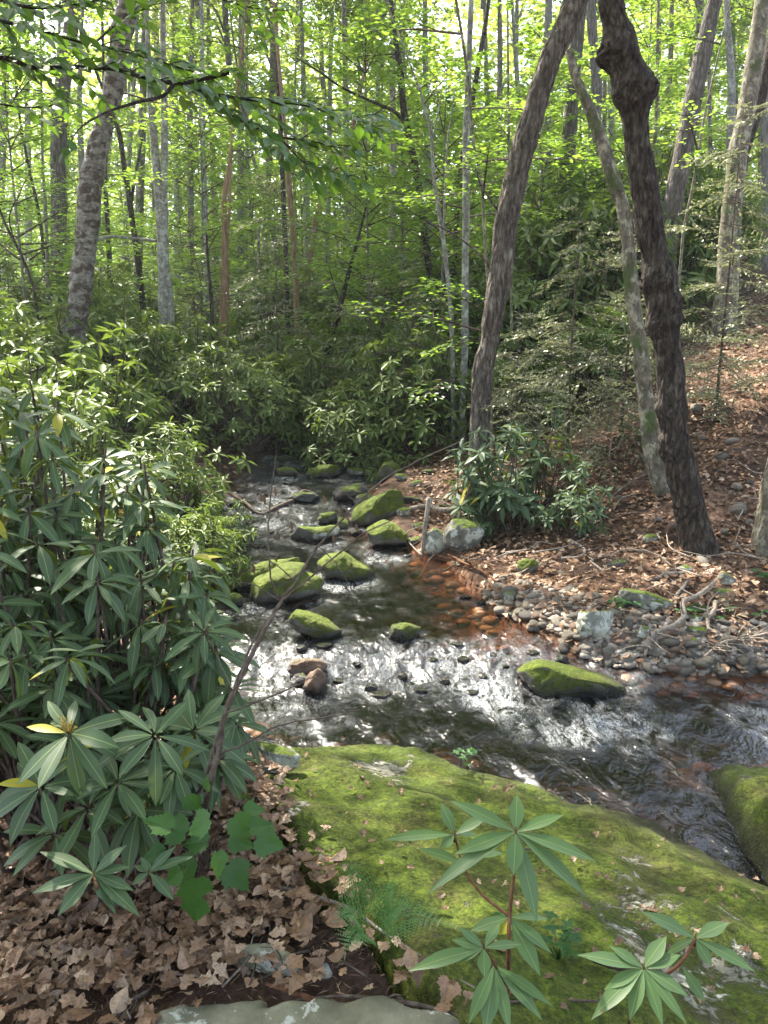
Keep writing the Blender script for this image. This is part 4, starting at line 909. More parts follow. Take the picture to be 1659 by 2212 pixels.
def traced_shrub(name, label, whorls, stems, mat, root, cat='seedling'):
    """whorls: (cx, cy, t, [(tipx, tipy, width px, dt)]); stems: [(px,py,t,r)...]"""
    o0 = root; tt = empty(name, o0); tag(tt, label, cat)
    for cx, cy, t, tips in whorls:
        c = at_t(cx, cy, t)
        for tip in tips:
            tx, ty, w = tip[:3]; dt = tip[3] if len(tip) > 3 else None
            bx, by = (tip[4], tip[5]) if len(tip) > 5 else (cx, cy); cc = at_t(bx, by, t)
            if dt is None: dt = -.055 * math.copysign(min(1, abs(ty - cy) / 120), ty - cy)
            e = at_t(tx, ty, t + dt); d = e - cc; L = np.linalg.norm(d); wid = .86 * w * depth(e) / F / 2 / .15 / L
            toward = -ray(tx, ty); up = toward / np.linalg.norm(toward) * .75 + np.array([0, 0, 1.]) + rng.normal(0, .12, 3)
            V, Fs = strip_leaf([.012, .05, .10, .14, .155, .145, .105, .055, .004], .16, .16); nv_ = len(V); V, Fs = add_rib((V, Fs), .006, .005)
            Mx = frames(d[None], up[None]); VV, FF = scatter(V, Fs, cc[None] + [0, 0, .0], Mx, np.array([[L, L * wid, L]]))
            # compensate the droop so that the tip stays put
            VV = VV + Mx[0][:, 2] * (.16 * L * V[:, 0])[:, None]
            b = Buf(); b.add(VV - o0, FF, np.where(np.arange(len(V)) < nv_, rng.uniform(.1, .7) if w != 41.3 else 1., -1.))
            obj('leaf', b.mesh('leaf'), mat, tt)
        b = Buf(); b.add(*tube(np.array([c - o0 - [0, 0, .015], c - o0 + [0, 0, .012]]), [.004, .001], 6)); obj('bud', b.mesh('bud'), M['redtwig'], tt)
    b = Buf()
    for st in stems:
        P3 = [(at_t(*s[:3]) if len(s) > 3 else np.array(s)) - o0 for s in st]; rr = [s[3] * .78 if len(s) > 3 else .0035 for s in st]
        n = 6 * len(P3); b.add(*tube(spline(P3, n), np.interp(np.linspace(0, 1, n), np.linspace(0, 1, len(rr)), rr), 7, .08, 0, 1, 40))
    obj('stem', b.mesh('stem'), M['redtwig'], tt)
    return tt
gA = on_ground(1098, 2190)
traced_shrub('rhododendron_seedling', 'tall rhododendron seedling with two leaf whorls on red stems before the mossy slab', [
    (1114, 1798, 1.45, [(1117, 1715, 37), (972, 1730, 34), (1219, 1760, 30), (982, 1845, 38), (1109, 1892, 43), (1289, 1862, 36), (922, 1933, 40), (1267, 1938, 38), (1160, 1993, 44), (1150, 1815, 26, .05)]),
    (982, 1803, 1.50, [(952, 1733, 32), (829, 1815, 28), (952, 1832, 28), (1054, 1763, 28), (1030, 1803, 22, .04), (905, 1833, 26, .0, 1000, 1865), (1087, 1843, 26, .05, 1005, 1850)]),
    (1100, 1982, 1.42, [(1192, 2060, 32), (1167, 2108, 44), (1015, 2012, 30), (1078, 2020, 41.3), (1185, 1985, 20, .04)]),
    (1045, 2048, 1.36, [(882, 2098, 38), (975, 2030, 26), (990, 2003, 24), (978, 2080, 30), (1047, 2112, 34), (1128, 2040, 26), (1080, 1995, 24, .05)]),
    (1068, 2085, 1.40, [(1048, 2235, 46), (1172, 2205, 36), (1012, 2213, 34), (1152, 2165, 34), (1102, 2230, 34), (1195, 2175, 26)]),
], [[(1114, 1798, 1.45, .0035), (1110, 1885, 1.44, .004), (1101, 1975, 1.42, .0048), (1098, 2085, 1.44, .0055), tuple(gA - [0, 0, .03])], [(982, 1803, 1.50, .0028), (1000, 1870, 1.48, .003), (1040, 1930, 1.45, .0035), (1101, 1980, 1.42, .004)], [(1045, 2048, 1.36, .003), (1075, 2095, 1.40, .0035), (1092, 2130, 1.44, .004)]], M['rhodo_near'], gA)
gB = on_ground(1360, 2190)
traced_shrub('rhododendron_seedling', 'low rhododendron seedling with drooping leaves in the lower right corner', [
    (1390, 2092, 1.42, [(1247, 2063, 36), (1315, 2043, 26), (1440, 2023, 38), (1470, 2063, 34), (1487, 2152, 34), (1305, 2138, 30), (1277, 2203, 42), (1360, 2205, 36), (1432, 2218, 30), (1485, 2214, 28), (1395, 2135, 24)]),
    (1502, 2028, 1.48, [(1385, 1970, 36), (1575, 1993, 36), (1632, 2100, 34), (1537, 2088, 30), (1522, 2165, 30, -.03, 1475, 2090), (1440, 2060, 22, .04)]),
], [[(1502, 2028, 1.48, .0035), (1470, 2080, 1.46, .004), (1410, 2125, 1.46, .005), (1368, 2160, 1.5, .0055), tuple(gB - [0, 0, .03])], [(1390, 2092, 1.42, .003), (1395, 2120, 1.45, .0035), (1385, 2150, 1.48, .004)]], M['rhodo_near'], gB)
gC = on_ground(235, 1960)
traced_shrub('rhododendron_seedling', 'glossy rhododendron shoot on the leaf litter at the lower left', [
    (202, 1888, 1.95, [(85, 1840, 32), (68, 1930, 34), (125, 1978, 40.2), (248, 1958, 42), (302, 1980, 36), (205, 1795, 26), (275, 1825, 30), (282, 1873, 26), (250, 1975, 26), (290, 1925, 28)]),
], [[(202, 1888, 1.95, .004), (215, 1930, 1.97, .005), tuple(gC - [0, 0, .02])]], M['rhodo'], gC)
gD = on_ground(330, 1925)
traced_shrub('rhododendron_seedling', 'small rhododendron sprig between the glossy shoot and the lobed leaf plant', [
    (322, 1884, 1.98, [(380, 1828, 22), (418, 1850, 24), (285, 1912, 22), (375, 1945, 28), (305, 1850, 18), (290, 1870, 18)]),
], [[(322, 1884, 1.98, .003), tuple(gD - [0, 0, .02])]], M['rhodo'], gD)
# maple-leaved viburnum
gE = on_ground(440, 1900); vb = empty('viburnum', gE); tag(vb, 'bright green lobed leaf seedling at the foot of the bare sapling', 'seedling')
LV, LF = lobed_leaf(1); bst = Buf()
for i, (px, py, s, a) in enumerate([(367, 1713, 58, 200), (405, 1722, 46, 300), (447, 1706, 36, 90), (452, 1770, 66, 220), (505, 1766, 62, 300), (528, 1752, 44, 10), (500, 1808, 56, 320), (555, 1812, 66, 330), (448, 1818, 60, 190), (400, 1800, 70, 160), (368, 1790, 64, 150), (420, 1855, 64, 240), (425, 1898, 82, 260), (495, 1868, 72, 300), (355, 1840, 50, 190), (425, 1940, 66, 265), (390, 1880, 54, 230), (540, 1790, 50, 20), (470, 1842, 54, 280)]):
    t = 2.02 + rng.uniform(-.06, .12) + (.05 if py < 1760 else 0); c = at_t(px, py, t); L = s * t / F * 1.05; d = np.array([math.cos(R(a)), .12 * math.sin(R(a)) + rng.normal(0, .12), math.sin(R(a)) * .75]); up = np.array([rng.normal(0, .35), -.6 + rng.normal(0, .25), .8])
    V, Fs = scatter(LV, LF, (c - gE)[None], frames(d[None], up[None]), np.array([L])); b = Buf(); b.add(V, Fs, rng.uniform(.1, .9)); obj('leaf', b.mesh('leaf', False), M['herb'], vb)
    bst.add(*tube(spline([rng.normal(0, .02, 3) * [1, 1, 0], (c - gE) * [.4, .4, .5] + [0, 0, .02], c - gE], 7), np.linspace(.0025, .0012, 7), 5))
obj('stem', bst.mesh('stem'), M['twig'], vb)
# ferns
def fern(root, tips, label, seed=0, w=.055):
    r = np.random.default_rng(seed); t0 = empty('fern', root); tag(t0, label, 'fern')
    for (px, py, t) in tips:
        e = at_t(px, py, t) - root; m = e * .5 + [0, 0, .05]; C = spline([np.zeros(3), m, e], 18); b = Buf(); b.add(*tube(C, np.linspace(.0016, .0006, 18), 4))
        T = np.gradient(C, axis=0); T /= np.linalg.norm(T, axis=1)[:, None]; pos, D, U, S = [], [], [], []
        for i in range(4, 18):
            f = (i - 4) / 13; L = w * math.sin(min(1, f * 1.0 + .16) ** .7 * math.pi) + .008
            for sg in (-1, 1):
                side = np.cross(T[i], [0, -.55, .8]); side /= np.linalg.norm(side); dv = side * sg + T[i] * .35; dv /= np.linalg.norm(dv); nseg = 7
                for k in range(nseg):
                    q = C[i] + dv * L * (k + .5) / nseg; ll = L * .27 * (1 - k / nseg * .75)
                    for s2 in (-1, 1): pos.append(q); D.append(T[i] * s2 + dv * .5); U.append([0, -.4, .9]); S.append(ll)
        V, Fs = scatter(*LEAF_TINY, np.array(pos), frames(np.array(D), np.array(U, float) + r.normal(0, .1, (len(U), 3))), np.array(S)); b.add(V, Fs, r.uniform(.2, .8)); obj('frond', b.mesh('frond', False), M['fern'], t0)
fr = on_ground(800, 2030)
fern(fr, [(742, 1855, 1.95), (870, 1905, 1.9), (985, 2002, 1.8), (720, 1990, 1.82), (905, 1960, 1.86), (735, 2075, 1.75)], 'delicate pale green fern growing at the left edge of the mossy slab', 1)
fr = on_ground(1215, 2045)
def herb(root, label, n, spread, h, leaf, seed, mat='herb'):
    r = np.random.default_rng(seed); t0 = empty('herb', root); tag(t0, label, 'plant'); b = Buf(); s = Buf()
    for i in range(n):
        e = np.array([r.normal(0, spread), r.normal(0, spread * .6), h * r.uniform(.4, 1)]); s.add(*tube(spline([np.zeros(3), e * [.4, .4, .6], e], 6), np.linspace(.0014, .0007, 6), 4))
        k = 4; a = np.arange(k) * 6.28 / k + r.uniform(0, 6); d = np.stack([np.cos(a), np.sin(a), np.zeros(k)], -1); V, Fs = scatter(*LEAF_SMALL, np.tile(e, (k, 1)), frames(d, np.tile([0, -.4, 1.], (k, 1)) + r.normal(0, .15, (k, 3))), leaf * r.uniform(.7, 1.2, k)); b.add(V, Fs, r.random())
    obj('leaves', b.mesh('leaves', False), M[mat], t0); obj('stem', s.mesh('stem'), M['herb'], t0)
herb(on_ground(1205, 2075), 'small leaved green sprig behind the tall seedling', 16, .06, .12, .026, 1)
herb(on_ground(1010, 1665), 'tiny green sapling growing alone on the sunlit moss', 9, .035, .12, .026, 2)
herb(on_ground(1328, 1318), 'little green plant on the pebbles beside the tall pale boulder', 7, .06, .10, .05, 3)
herb(on_ground(1505, 1330), 'small green weeds next to the driftwood root', 12, .14, .06, .04, 4)
herb(on_ground(1575, 1335), 'low green weeds on the bank near the right edge', 12, .14, .07, .04, 5)
herb(on_ground(1655, 1262), 'sprig of green leaves at the foot of the pale beech', 8, .06, .10, .05, 6)
herb(on_ground(1270, 1150), 'feathery low green tuft on the shaded litter', 14, .12, .06, .03, 7)

# bare sapling with dead hanging leaves
gs = on_ground(425, 1835); sap = empty('bare_sapling', gs); tag(sap, 'slender bare sapling with shrivelled brown leaves rising over the stream', 'sapling')
b = Buf(); seeds_ = []
for st in [[(425, 1820, 2.1, .008), (450, 1708, 2.1, .0085), (470, 1633, 2.1, .0085), (490, 1533, 2.12, .0075), (548, 1407, 2.2, .0062), (606, 1300, 2.25, .005), (639, 1257, 2.3, .0042), (688, 1179, 2.35, .0035), (772, 1088, 2.4, .003), (844, 1026, 2.5, .0022), (1000, 950, 2.6, .0012)],
           [(606, 1300, 2.25, .003), (587, 1257, 2.25, .0028), (580, 1173, 2.25, .0024), (584, 1075, 2.25, .002), (598, 975, 2.25, .001)],
           [(612, 1295, 2.25, .0035), (694, 1228, 2.2, .0028), (779, 1157, 2.15, .0022), (860, 1117, 2.1, .001)],
           [(440, 1710, 2.1, .004), (455, 1640, 2.05, .004), (475, 1570, 2.05, .004), (500, 1500, 2.05, .0035), (540, 1400, 2.1, .003), (575, 1340, 2.1, .0016)],
           [(488, 1540, 2.1, .003), (560, 1515, 2.05, .0026), (640, 1480, 2.0, .0022), (700, 1450, 1.95, .0012)],
           [(475, 1630, 2.1, .0032), (540, 1600, 2.0, .0028), (610, 1565, 1.95, .0025), (700, 1550, 1.9, .0018), (830, 1520, 1.85, .001)],
           [(688, 1179, 2.35, .002), (735, 1230, 2.3, .0015), (760, 1290, 2.3, .0008)], [(639, 1257, 2.3, .002), (560, 1190, 2.3, .0016), (520, 1150, 2.3, .0008)], [(500, 1505, 2.1, .002), (470, 1420, 2.1, .0014), (450, 1380, 2.1, .0008)],
           [(772, 1088, 2.4, .0018), (740, 1060, 2.4, .0014), (700, 1020, 2.4, .0008)], [(606, 1300, 2.25, .002), (540, 1260, 2.2, .0014), (500, 1270, 2.2, .0008)]]:
    P3 = [at_t(*s[:3]) - gs for s in st]; n = 7 * len(P3)
    if st[0][0] == 425: P3[0] = np.array([0, 0, -.03])
    b.add(*tube(spline(P3, n) + rng.normal(0, .0012, (n, 3)), np.interp(np.linspace(0, 1, n), np.linspace(0, 1, len(st)), [s[3] for s in st]), 6))
obj('stem', b.mesh('stem'), M['twig'], sap)
DL, DF = oak_leaf(77)
for px, py, t in [(699, 1082, 2.38), (735, 1111, 2.36), (598, 1111, 2.25), (628, 1137, 2.28), (593, 1062, 2.25), (847, 1225, 2.1), (989, 1026, 2.6), (546, 1228, 2.22), (595, 1205, 2.25), (600, 1157, 2.25), (570, 1080, 2.25), (563, 1075, 2.25), (770, 1140, 2.3), (720, 1165, 2.3)]:
    c = at_t(px, py - 12, t) - gs; V, Fs = scatter(DL * [1, .6, 1], DF, c[None], frames(np.array([[.1, 0, -1.]]), np.array([[rng.normal(), -1., 0]])), np.array([.030])); bb = Buf(); bb.add(V, Fs, .05)
    obj('dead_leaf', bb.mesh('dead_leaf', False), M['litter'], sap)

# mid and far rhododendrons: shared shapes, copied
RB = []
for k in range(4):
    r = np.random.default_rng(500 + k); C, AX = [], []
    while len(C) < 250:
        v = r.normal(0, 1, 3); v /= np.linalg.norm(v); v[2] = abs(v[2]) ** .8; q = v * [1.1, 1.1, 1.5] * r.uniform(.55, 1.) * (1 + .25 * vnoise(v[None] * 2 + k)[0]) + [0, 0, .15]
        C.append(q); AX.append(v * .6 + [0, -.2, .8] + r.normal(0, .25, 3))
    fol = rhodo_mesh(np.array(C), AX, .165, (7, 10), RHODO_T, r, .02).mesh('rhododendron_foliage', True); fol.materials.append(M['rhodo_far'])
    stm = rhodo_stems(np.array(C)[::3], [np.array([x, y, -.1]) for x, y in [(0, 0), (.25, .1), (-.2, .15), (.05, -.25)]], r, .016, .004, 4).mesh('rhododendron_stems'); stm.materials.append(M['twig']); RB.append((fol, stm))
for k in range(2):
    r = np.random.default_rng(540 + k); C, AX = [], []
    while len(C) < 46:
        v = r.normal(0, 1, 3); v /= np.linalg.norm(v); v[2] = abs(v[2]); q = v * [.62, .5, 1.] * r.uniform(.35, 1.) + [0, 0, .18]; C.append(q); AX.append(v * .5 + [0, -.25, .9] + r.normal(0, .2, 3))
    fol = rhodo_mesh(np.array(C), AX, .17, (8, 11), RHODO_S, r, .02).mesh('rhododendron_foliage', True); fol.materials.append(M['rhodo'])
    stm = rhodo_stems(np.array(C), [np.array([x, y, -.1]) for x, y in [(0, 0), (.15, .1), (-.12, .1)]], r, .012, .003, 5).mesh('rhododendron_stems'); stm.materials.append(M['twig']); RB.append((fol, stm))
def place_bush(px, py, Y, s, label=None, group=None, k=0, dz=0, z=None, small=False):
    p = at_Y(px, py, Y); zz = tz(p[0], Y) + dz if z is None else z
    o = empty('rhododendron', (p[0], Y, zz), rng.uniform(0, 6.28)); o.scale = (s, s, s)
    a = obj('foliage', RB[k % 4 if k < 4 or group or k not in (4, 5) or not small else k][0], None, o); b_ = obj('stems', RB[k % 4 if k < 4 or group or k not in (4, 5) or not small else k][1], None, o)
    tag(o, label, 'shrub', group); return o
bl = [(215, 840, 5.8, .5, 'yellow green sunlit rhododendron rising behind the big left shrub'), (390, 900, 6.2, .5, 'rhododendron leaning over the left edge of the upper pool'), (505, 985, 7.6, .6, 'small sunlit rhododendron spray low over the upper pool'),
      (330, 850, 7.4, .72, 'dense rhododendron in front of the twin trunked tree'), (60, 750, 6.8, .85, 'tall shaded rhododendron at the far left edge'), (150, 780, 8.5, 1.1, 'rhododendron standing round the foot of the leaning birch'),
      (610, 880, 12.3, 1.0, 'dark rhododendron overhanging the head of the stream'), (700, 900, 12.6, 1.1, 'rhododendron drooping over the upper cascade boulders'), (790, 900, 11.2, .9, 'rhododendron above the pointed mossed boulder'), (520, 900, 11.5, .9, 'rhododendron at the left of the stream head'),
      (1165, 985, 7.6, 1.0, 'waxy rhododendron right of the flaky leaning trunk on the litter bank'), (1075, 880, 7.4, 1.0, 'rhododendron sprays hanging round the flaky leaning trunk'), (1240, 1040, 6.9, .62, 'low rhododendron spreading over the shaded litter bank'), (1035, 1050, 7.25, .5, 'little rhododendron at the very foot of the flaky trunk')]
for i, (px, py, Y, s, lb) in enumerate(bl): place_bush(px, py, Y, s, lb, None, i if Y > 8 or px < 450 else 4 + i % 2, small=not (Y > 8 or px < 450))
for i, (px, Y, s, dz) in enumerate([(20, 10, 1.2, 0), (120, 11, 1.2, 0), (230, 12, 1.2, 0), (320, 11.5, 1, 0), (420, 13, 1.1, 0), (40, 14, 1.3, 0), (180, 15, 1.4, 0), (480, 16, 1.1, 0), (560, 15, 1.1, 0), (640, 15.5, 1.2, 0), (720, 15, 1.2, 0), (800, 14, 1.2, 0), (860, 12.5, 1.0, 0), (900, 11.5, 1.1, 0), (930, 14, 1.3, .2), (980, 13, 1.2, .2), (1040, 14, 1.3, 0), (1110, 13, 1.3, .2), (1170, 14, 1.5, .3), (1230, 14.5, 1.6, .3), (1290, 14, 1.6, .3), (1350, 15, 1.6, .4), (1400, 16, 1.6, .3), (1460, 16.5, 1.5, .2), (1150, 18, 1.7, .5), (1260, 19, 1.8, .5), (1370, 19, 1.8, .4), (100, 18, 1.5, 0), (300, 19, 1.4, 0), (620, 20, 1.5, 0), (760, 20, 1.5, 0), (870, 18, 1.5, 0), (1010, 18, 1.5, .2), (1140, 10.8, .8, 0), (1300, 11.4, .8, 0)]):
    place_bush(px, 800, Y, s, 'dark evergreen rhododendron in the thicket below the woods', 'rhododendrons of the far thicket', i, dz)
# ------------------------------------------------------------------ foliage shapes shared by the trees
def sprays(r, starts, dirs, lens, per, leaf, wid=.36, droop=.12, flat=.25, tmpl=LEAF_SMALL, sides=3, twig=True, zj=.03):
    """flat layered branch sprays: leaves + the twigs that carry them"""
    L = Buf(); S = Buf()
    for p0, d, ln in zip(starts, dirs, lens):
        d = d / np.linalg.norm(d); side = np.cross(d, [0, 0, 1.]); side /= np.linalg.norm(side) + 1e-9
        n = max(4, int(per * ln)); t = r.uniform(.12, 1, n) ** .8; w = wid * ln * (1.05 - t) ** .6 * r.uniform(-1, 1, n)
        pos = p0 + d * (ln * t)[:, None] + side * w[:, None] + np.array([0, 0, 1.]) * (-droop * ln * t * t + r.normal(0, zj * ln, n) * 1.)[:, None]
        ld = d * .7 + side * np.sign(w)[:, None] * r.uniform(.3, 1.2, n)[:, None] + r.normal(0, .3, (n, 3)); ld[:, 2] *= .5; ld[:, 2] -= .12
        up = np.array([0, 0, 1.]) + r.normal(0, flat, (n, 3)); V, Fs = scatter(tmpl[0], tmpl[1], pos, frames(ld, up), leaf * r.uniform(.65, 1.2, n))
        L.add(V, Fs, np.repeat(np.clip(r.normal(.45, .22, n), 0, 1), len(tmpl[0])))
        if twig:
            C = np.array([p0 + d * ln * u + [0, 0, -droop * ln * u * u] for u in (0, .35, .7, 1)]); rr = .006 + .006 * ln
            S.add(*tube(C, [rr, rr * .7, rr * .4, rr * .15], sides, cap=False))
            for k in range(4):
                u = .2 + .18 * k; q = p0 + d * ln * u + [0, 0, -droop * ln * u * u]; sg = 1 if k % 2 else -1; e = q + (d * .6 + side * sg) * ln * wid * (1 - u * .5) * .9
                S.add(*tube(np.array([q, (q + e) / 2 + [0, 0, .01], e]), [rr * .4, rr * .3, rr * .1], 3, cap=False))
    return L, S
def tmpl_sapling(seed, Hs, n, leaf, per, lmax=2.1, lmin=.6, low=.15, tm=LEAF_SMALL, trunk=.035):
    r = np.random.default_rng(seed); z = np.sort(r.uniform(low, 1, n)) * Hs; bend = r.normal(0, .25, 2)
    cx = lambda zz: np.stack([bend[0] * np.sin(zz / Hs * 2.5), bend[1] * np.sin(zz / Hs * 2), zz], -1)
    a = np.arange(n) * 2.4 + r.normal(0, .4, n); el = np.interp(z / Hs, [0, 1], [.15, .7]) + r.normal(0, .15, n)
    d = np.stack([np.cos(a) * np.cos(el), np.sin(a) * np.cos(el), np.sin(el)], -1); ln = np.interp(z / Hs, [0, .3, .7, 1], [lmax * .9, lmax, lmax * .7, lmin]) * r.uniform(.6, 1.15, n)
    L, S = sprays(r, cx(z), d, ln, per, leaf, tmpl=tm)
    C = cx(np.linspace(-.15, Hs, 14)); T = Buf(); T.add(*tube(C, np.linspace(trunk, trunk * .12, 14), 6))
    return L.mesh('sapling_leaves', False), S.mesh('sapling_branches'), T.mesh('sapling_trunk')
SAP = [tmpl_sapling(900 + k, h, n, .10, 84, lm) for k, (h, n, lm) in enumerate([(6.5, 54, 2.0), (5.0, 44, 1.7), (8.5, 66, 2.3), (7, 52, 2.4)])]
for a, b_, c in SAP: a.materials.append(M['leaf']); b_.materials.append(M['twig']); c.materials.append(M['bark_far'])
def tmpl_crown(seed, rad, hgt, n, leaf, per):
    r = np.random.default_rng(seed); z = r.uniform(0, 1, n) * hgt; a = r.uniform(0, 6.28, n)
    el = r.normal(.25, .25, n); d = np.stack([np.cos(a) * np.cos(el), np.sin(a) * np.cos(el), np.sin(el)], -1)
    rr = rad * np.sin(np.clip(z / hgt * .85 + .15, 0, 1) * math.pi) ** .6; st = np.stack([np.cos(a) * rr * .3, np.sin(a) * rr * .3, z], -1); ln = rr * .8 * r.uniform(.5, 1.1, n) + .3
    L, S = sprays(r, st, d, ln, per, leaf, wid=.45, flat=.4, tmpl=LEAF_TINY, zj=.08)
    T = Buf(); T.add(*tube(np.array([(0, 0, -.4), (.1, 0, hgt * .4), (0, .1, hgt)]), [.10, .07, .02], 6, cap=False))
    for i in range(0, n, 3):
        q = st[i]; T.add(*tube(np.array([[0, 0, max(0, q[2] - rr[i] * .4)], q * .6 + [0, 0, q[2] * .35], q]), [.04, .03, .015], 4, cap=False))
    return L.mesh('crown_leaves', False), (S, T)
CRN = []
for k, (rad, hg, n) in enumerate([(3.0, 6.5, 60), (2.5, 5.5, 48), (3.6, 7.5, 70)]):
    L, (S, T) = tmpl_crown(950 + k, rad, hg, n, .16, 34); b = Buf()
    for q in (S, T):
        for v, t_ in zip(q.V, q.T): pass
    b.V = S.V + T.V; b.T = S.T + T.T; b.F = S.F + [f + S.n for f in T.F]; b.n = S.n + T.n
    bm_ = b.mesh('crown_limbs'); L.materials.append(M['leaf_far']); bm_.materials.append(M['bark_far']); CRN.append((L, bm_))

def tree(label, pts, Y, mat, detail=1, top=13., crown=None, limbs=(), stems=(), group=None, cat='tree', name='tree', base=None, Ytop=0., low=None, leafy=0, burls=(), cs=1.):
    """pts: (px, py, width px) from the foot upward, all at distance Y (Ytop = extra distance at the top)"""
    def conv(L):
        n = len(L); y0, y1 = L[0][1], L[-1][1]; out = []; rr = []
        for px, py, w in L:
            f = (y0 - py) / max(1, (y0 - y1)); yy = Y + Ytop * f; p = at_Y(px, py, yy); out.append(p); rr.append(w / 2 * depth(p) / F)
        return np.array(out), np.array(rr)
    P, rr = conv(pts)
    x0, y0 = P[0][:2]
    gz = tz(x0, y0) if base is None else base
    if P[0][2] > gz + .05:                                   # carry the trunk on down to the ground
        dirn = (P[0] - P[1]) / np.linalg.norm(P[0] - P[1]); k = (P[0][2] - gz) / max(.3, -dirn[2]) ; q = P[0] + dirn * k * .999; q = np.array([q[0] * .6 + P[0][0] * .4, P[0][1], gz])
        q[2] = tz(q[0], q[1]) - .05; P = np.vstack([q, P]); rr = np.append(rr[0] * 1.25, rr)
    else: P = np.vstack([P[0] + [0, 0, -.15], P]); rr = np.append(rr[0] * 1.15, rr)
    if crown is not None and Y < 20 and (int(x0 * 10) % 4): crown = None; top = 11.
    z1 = P[-1][2]
    ext = top > 6 and z1 < top
    if ext and Y > 6.1:
        dirn = (P[-1] - P[-2]) / np.linalg.norm(P[-1] - P[-2]); e1 = P[-1] + dirn * (top - z1) * .5; e2 = e1 + (dirn * .6 + [0, 0, .5]) * (top - z1) * .5; P = np.vstack([P, e1, e2]); rr = np.append(rr, [rr[-1] * .8, rr[-1] * .4])
    o0 = P[0] + [0, 0, .05]; t = empty(name, o0)
    tag(t, label, cat, group)
    Ln = np.concatenate([[0], np.cumsum(np.linalg.norm(np.diff(P, axis=0), axis=1))]); step = {2: .02, 1: .10, 0: .5}[detail]; n = max(10, int(Ln[-1] / step)); sides = {2: 72, 1: 16, 0: 7}[detail]
    uu = np.linspace(0, Ln[-1], n); idx = np.interp(uu, Ln, np.arange(len(P))); Q = np.vstack([2 * P[0] - P[1], P, 2 * P[-1] - P[-2]])
    i = np.minimum(idx.astype(int), len(P) - 2); f = (idx - i)[:, None]; a, b, c, d = Q[i], Q[i + 1], Q[i + 2], Q[i + 3]
    C = .5 * ((2 * b) + (-a + c) * f + (2 * a - 5 * b + 4 * c - d) * f ** 2 + (-a + 3 * b - 3 * c + d) * f ** 3); rad = np.interp(uu, Ln, rr)
    if detail == 2: rad = rad * (1 + .9 * np.exp(-uu / .16) * (1 + .5 * np.sin(uu * 0)))
    sd = abs(hash(label)) % 97 if False else int(abs(P[0][0]) * 31 + Y * 7) % 97
    V, Fs = tube(C - o0, rad, sides, .30 if detail == 2 else .15, (.016 if detail == 2 else 0), sd, 6.)
    if burls:
        for bx, by, br, amt in burls:
            bc = at_Y(bx, by, Y) - o0; R_ = br * depth(bc + o0) / F; q = np.linalg.norm((V - bc) * [1, 1, 1], axis=1); w = np.exp(-(q / R_) ** 2)
            cen = (C - o0)[np.minimum(np.arange(len(V)) // sides, n - 1)] if len(V) < 120000 else None
            nr = V - cen; nr /= np.linalg.norm(nr, axis=1)[:, None] + 1e-6; kn = 1 - 2 * np.abs(fbm(V * 17, 3, sd)); V = V + nr * (w * amt * 2.1 * (.35 + .9 * kn) * R_)[:, None]
    me = Buf(); me.add(V, Fs); obj('trunk', me.mesh('trunk'), mat, t)
    for st in stems:
        p2, r2 = conv(st[0]); n2 = max(8, int(np.linalg.norm(p2[-1] - p2[0]) / (step * 1.2))); me = Buf(); me.add(*tube(spline(p2, n2) - o0, np.interp(np.linspace(0, 1, n2), np.linspace(0, 1, len(r2)), r2), sides, .15, 0, sd + 3, 6.)); obj('stem', me.mesh('stem'), mat, t)
    for lb in limbs:
        p2, r2 = conv(lb); n2 = 4 * len(p2) + 4; me = Buf(); me.add(*tube(spline(p2, n2) - o0, np.interp(np.linspace(0, 1, n2), np.linspace(0, 1, len(r2)), r2), 7, .15, 0, sd, 6.)); obj('limb', me.mesh('limb'), mat, t)
    if leafy:                                                # leafy side shoots low on the trunk
        r = np.random.default_rng(sd + 5); ii = r.integers(int(n * .15), int(n * .75), leafy); aa = r.uniform(0, 6.28, leafy); dd = np.stack([np.cos(aa), np.sin(aa), r.normal(.2, .15, leafy)], -1)
        for q_, d_ in zip(C[ii] - o0, dd):
            L, S = sprays(r, [q_], [d_], [r.uniform(.7, 1.9)], 60, .08); so_ = obj('shoot', S.mesh('shoot'), M['twig'], t); obj('leaves', L.mesh('leaves', False), M['leaf'], so_)
    if crown is not None:
        tp = P[-1] - o0; k = crown % 3; e = obj('crown', CRN[k][0], None, t, tp - [0, 0, 2.5], rng.uniform(0, 6.28), cs); obj('crown_limbs', CRN[k][1], None, t, tp - [0, 0, 2.5], e.rotation_euler[2], cs)
    return t
bk = M
tree('furrowed straight grey trunk standing left of the leaning pale birch', [(124, 690, 36), (126, 600, 32), (127, 450, 33), (126, 350, 33), (130, 240, 34), (142, 130, 31), (155, 50, 30), (164, -30, 28)], 16, bk['bark_furrow'], 1, 14, 0, leafy=5)
tree('pale peeling birch leaning gently to the right on the left bank', [(135, 920, 46), (145, 850, 43), (158, 740, 40), (175, 610, 44), (188, 500, 43), (199, 380, 43), (222, 285, 37), (240, 220, 37), (258, 100, 39), (273, 30, 42), (282, -40, 38)], 10.5, bk['bark_birch'], 2, 12, 1, leafy=5)
tree('twin trunked grey tree with two stems joining low down', [(356, 790, 24), (354, 700, 24), (352, 565, 21), (345, 450, 20), (336, 340, 17), (328, 240, 16), (322, 150, 13), (318, 60, 10)], 13, bk['bark_speck'], 1, 12, 1, stems=([[(369, 790, 18), (367, 650, 17), (357, 565, 16), (354, 430, 16), (355, 340, 15), (355, 215, 14), (352, 100, 12), (352, -30, 10)]],), limbs=([(340, 520, 6), (290, 515, 6), (240, 511, 6), (207, 519, 8)],), leafy=4)
tree('slim grey trunk directly right of the twin trunked tree', [(413, 680, 14), (412, 590, 14), (412, 400, 13), (410, 240, 12), (413, 120, 10), (416, -20, 8)], 23, bk['bark_far'], 1, 13, 2)
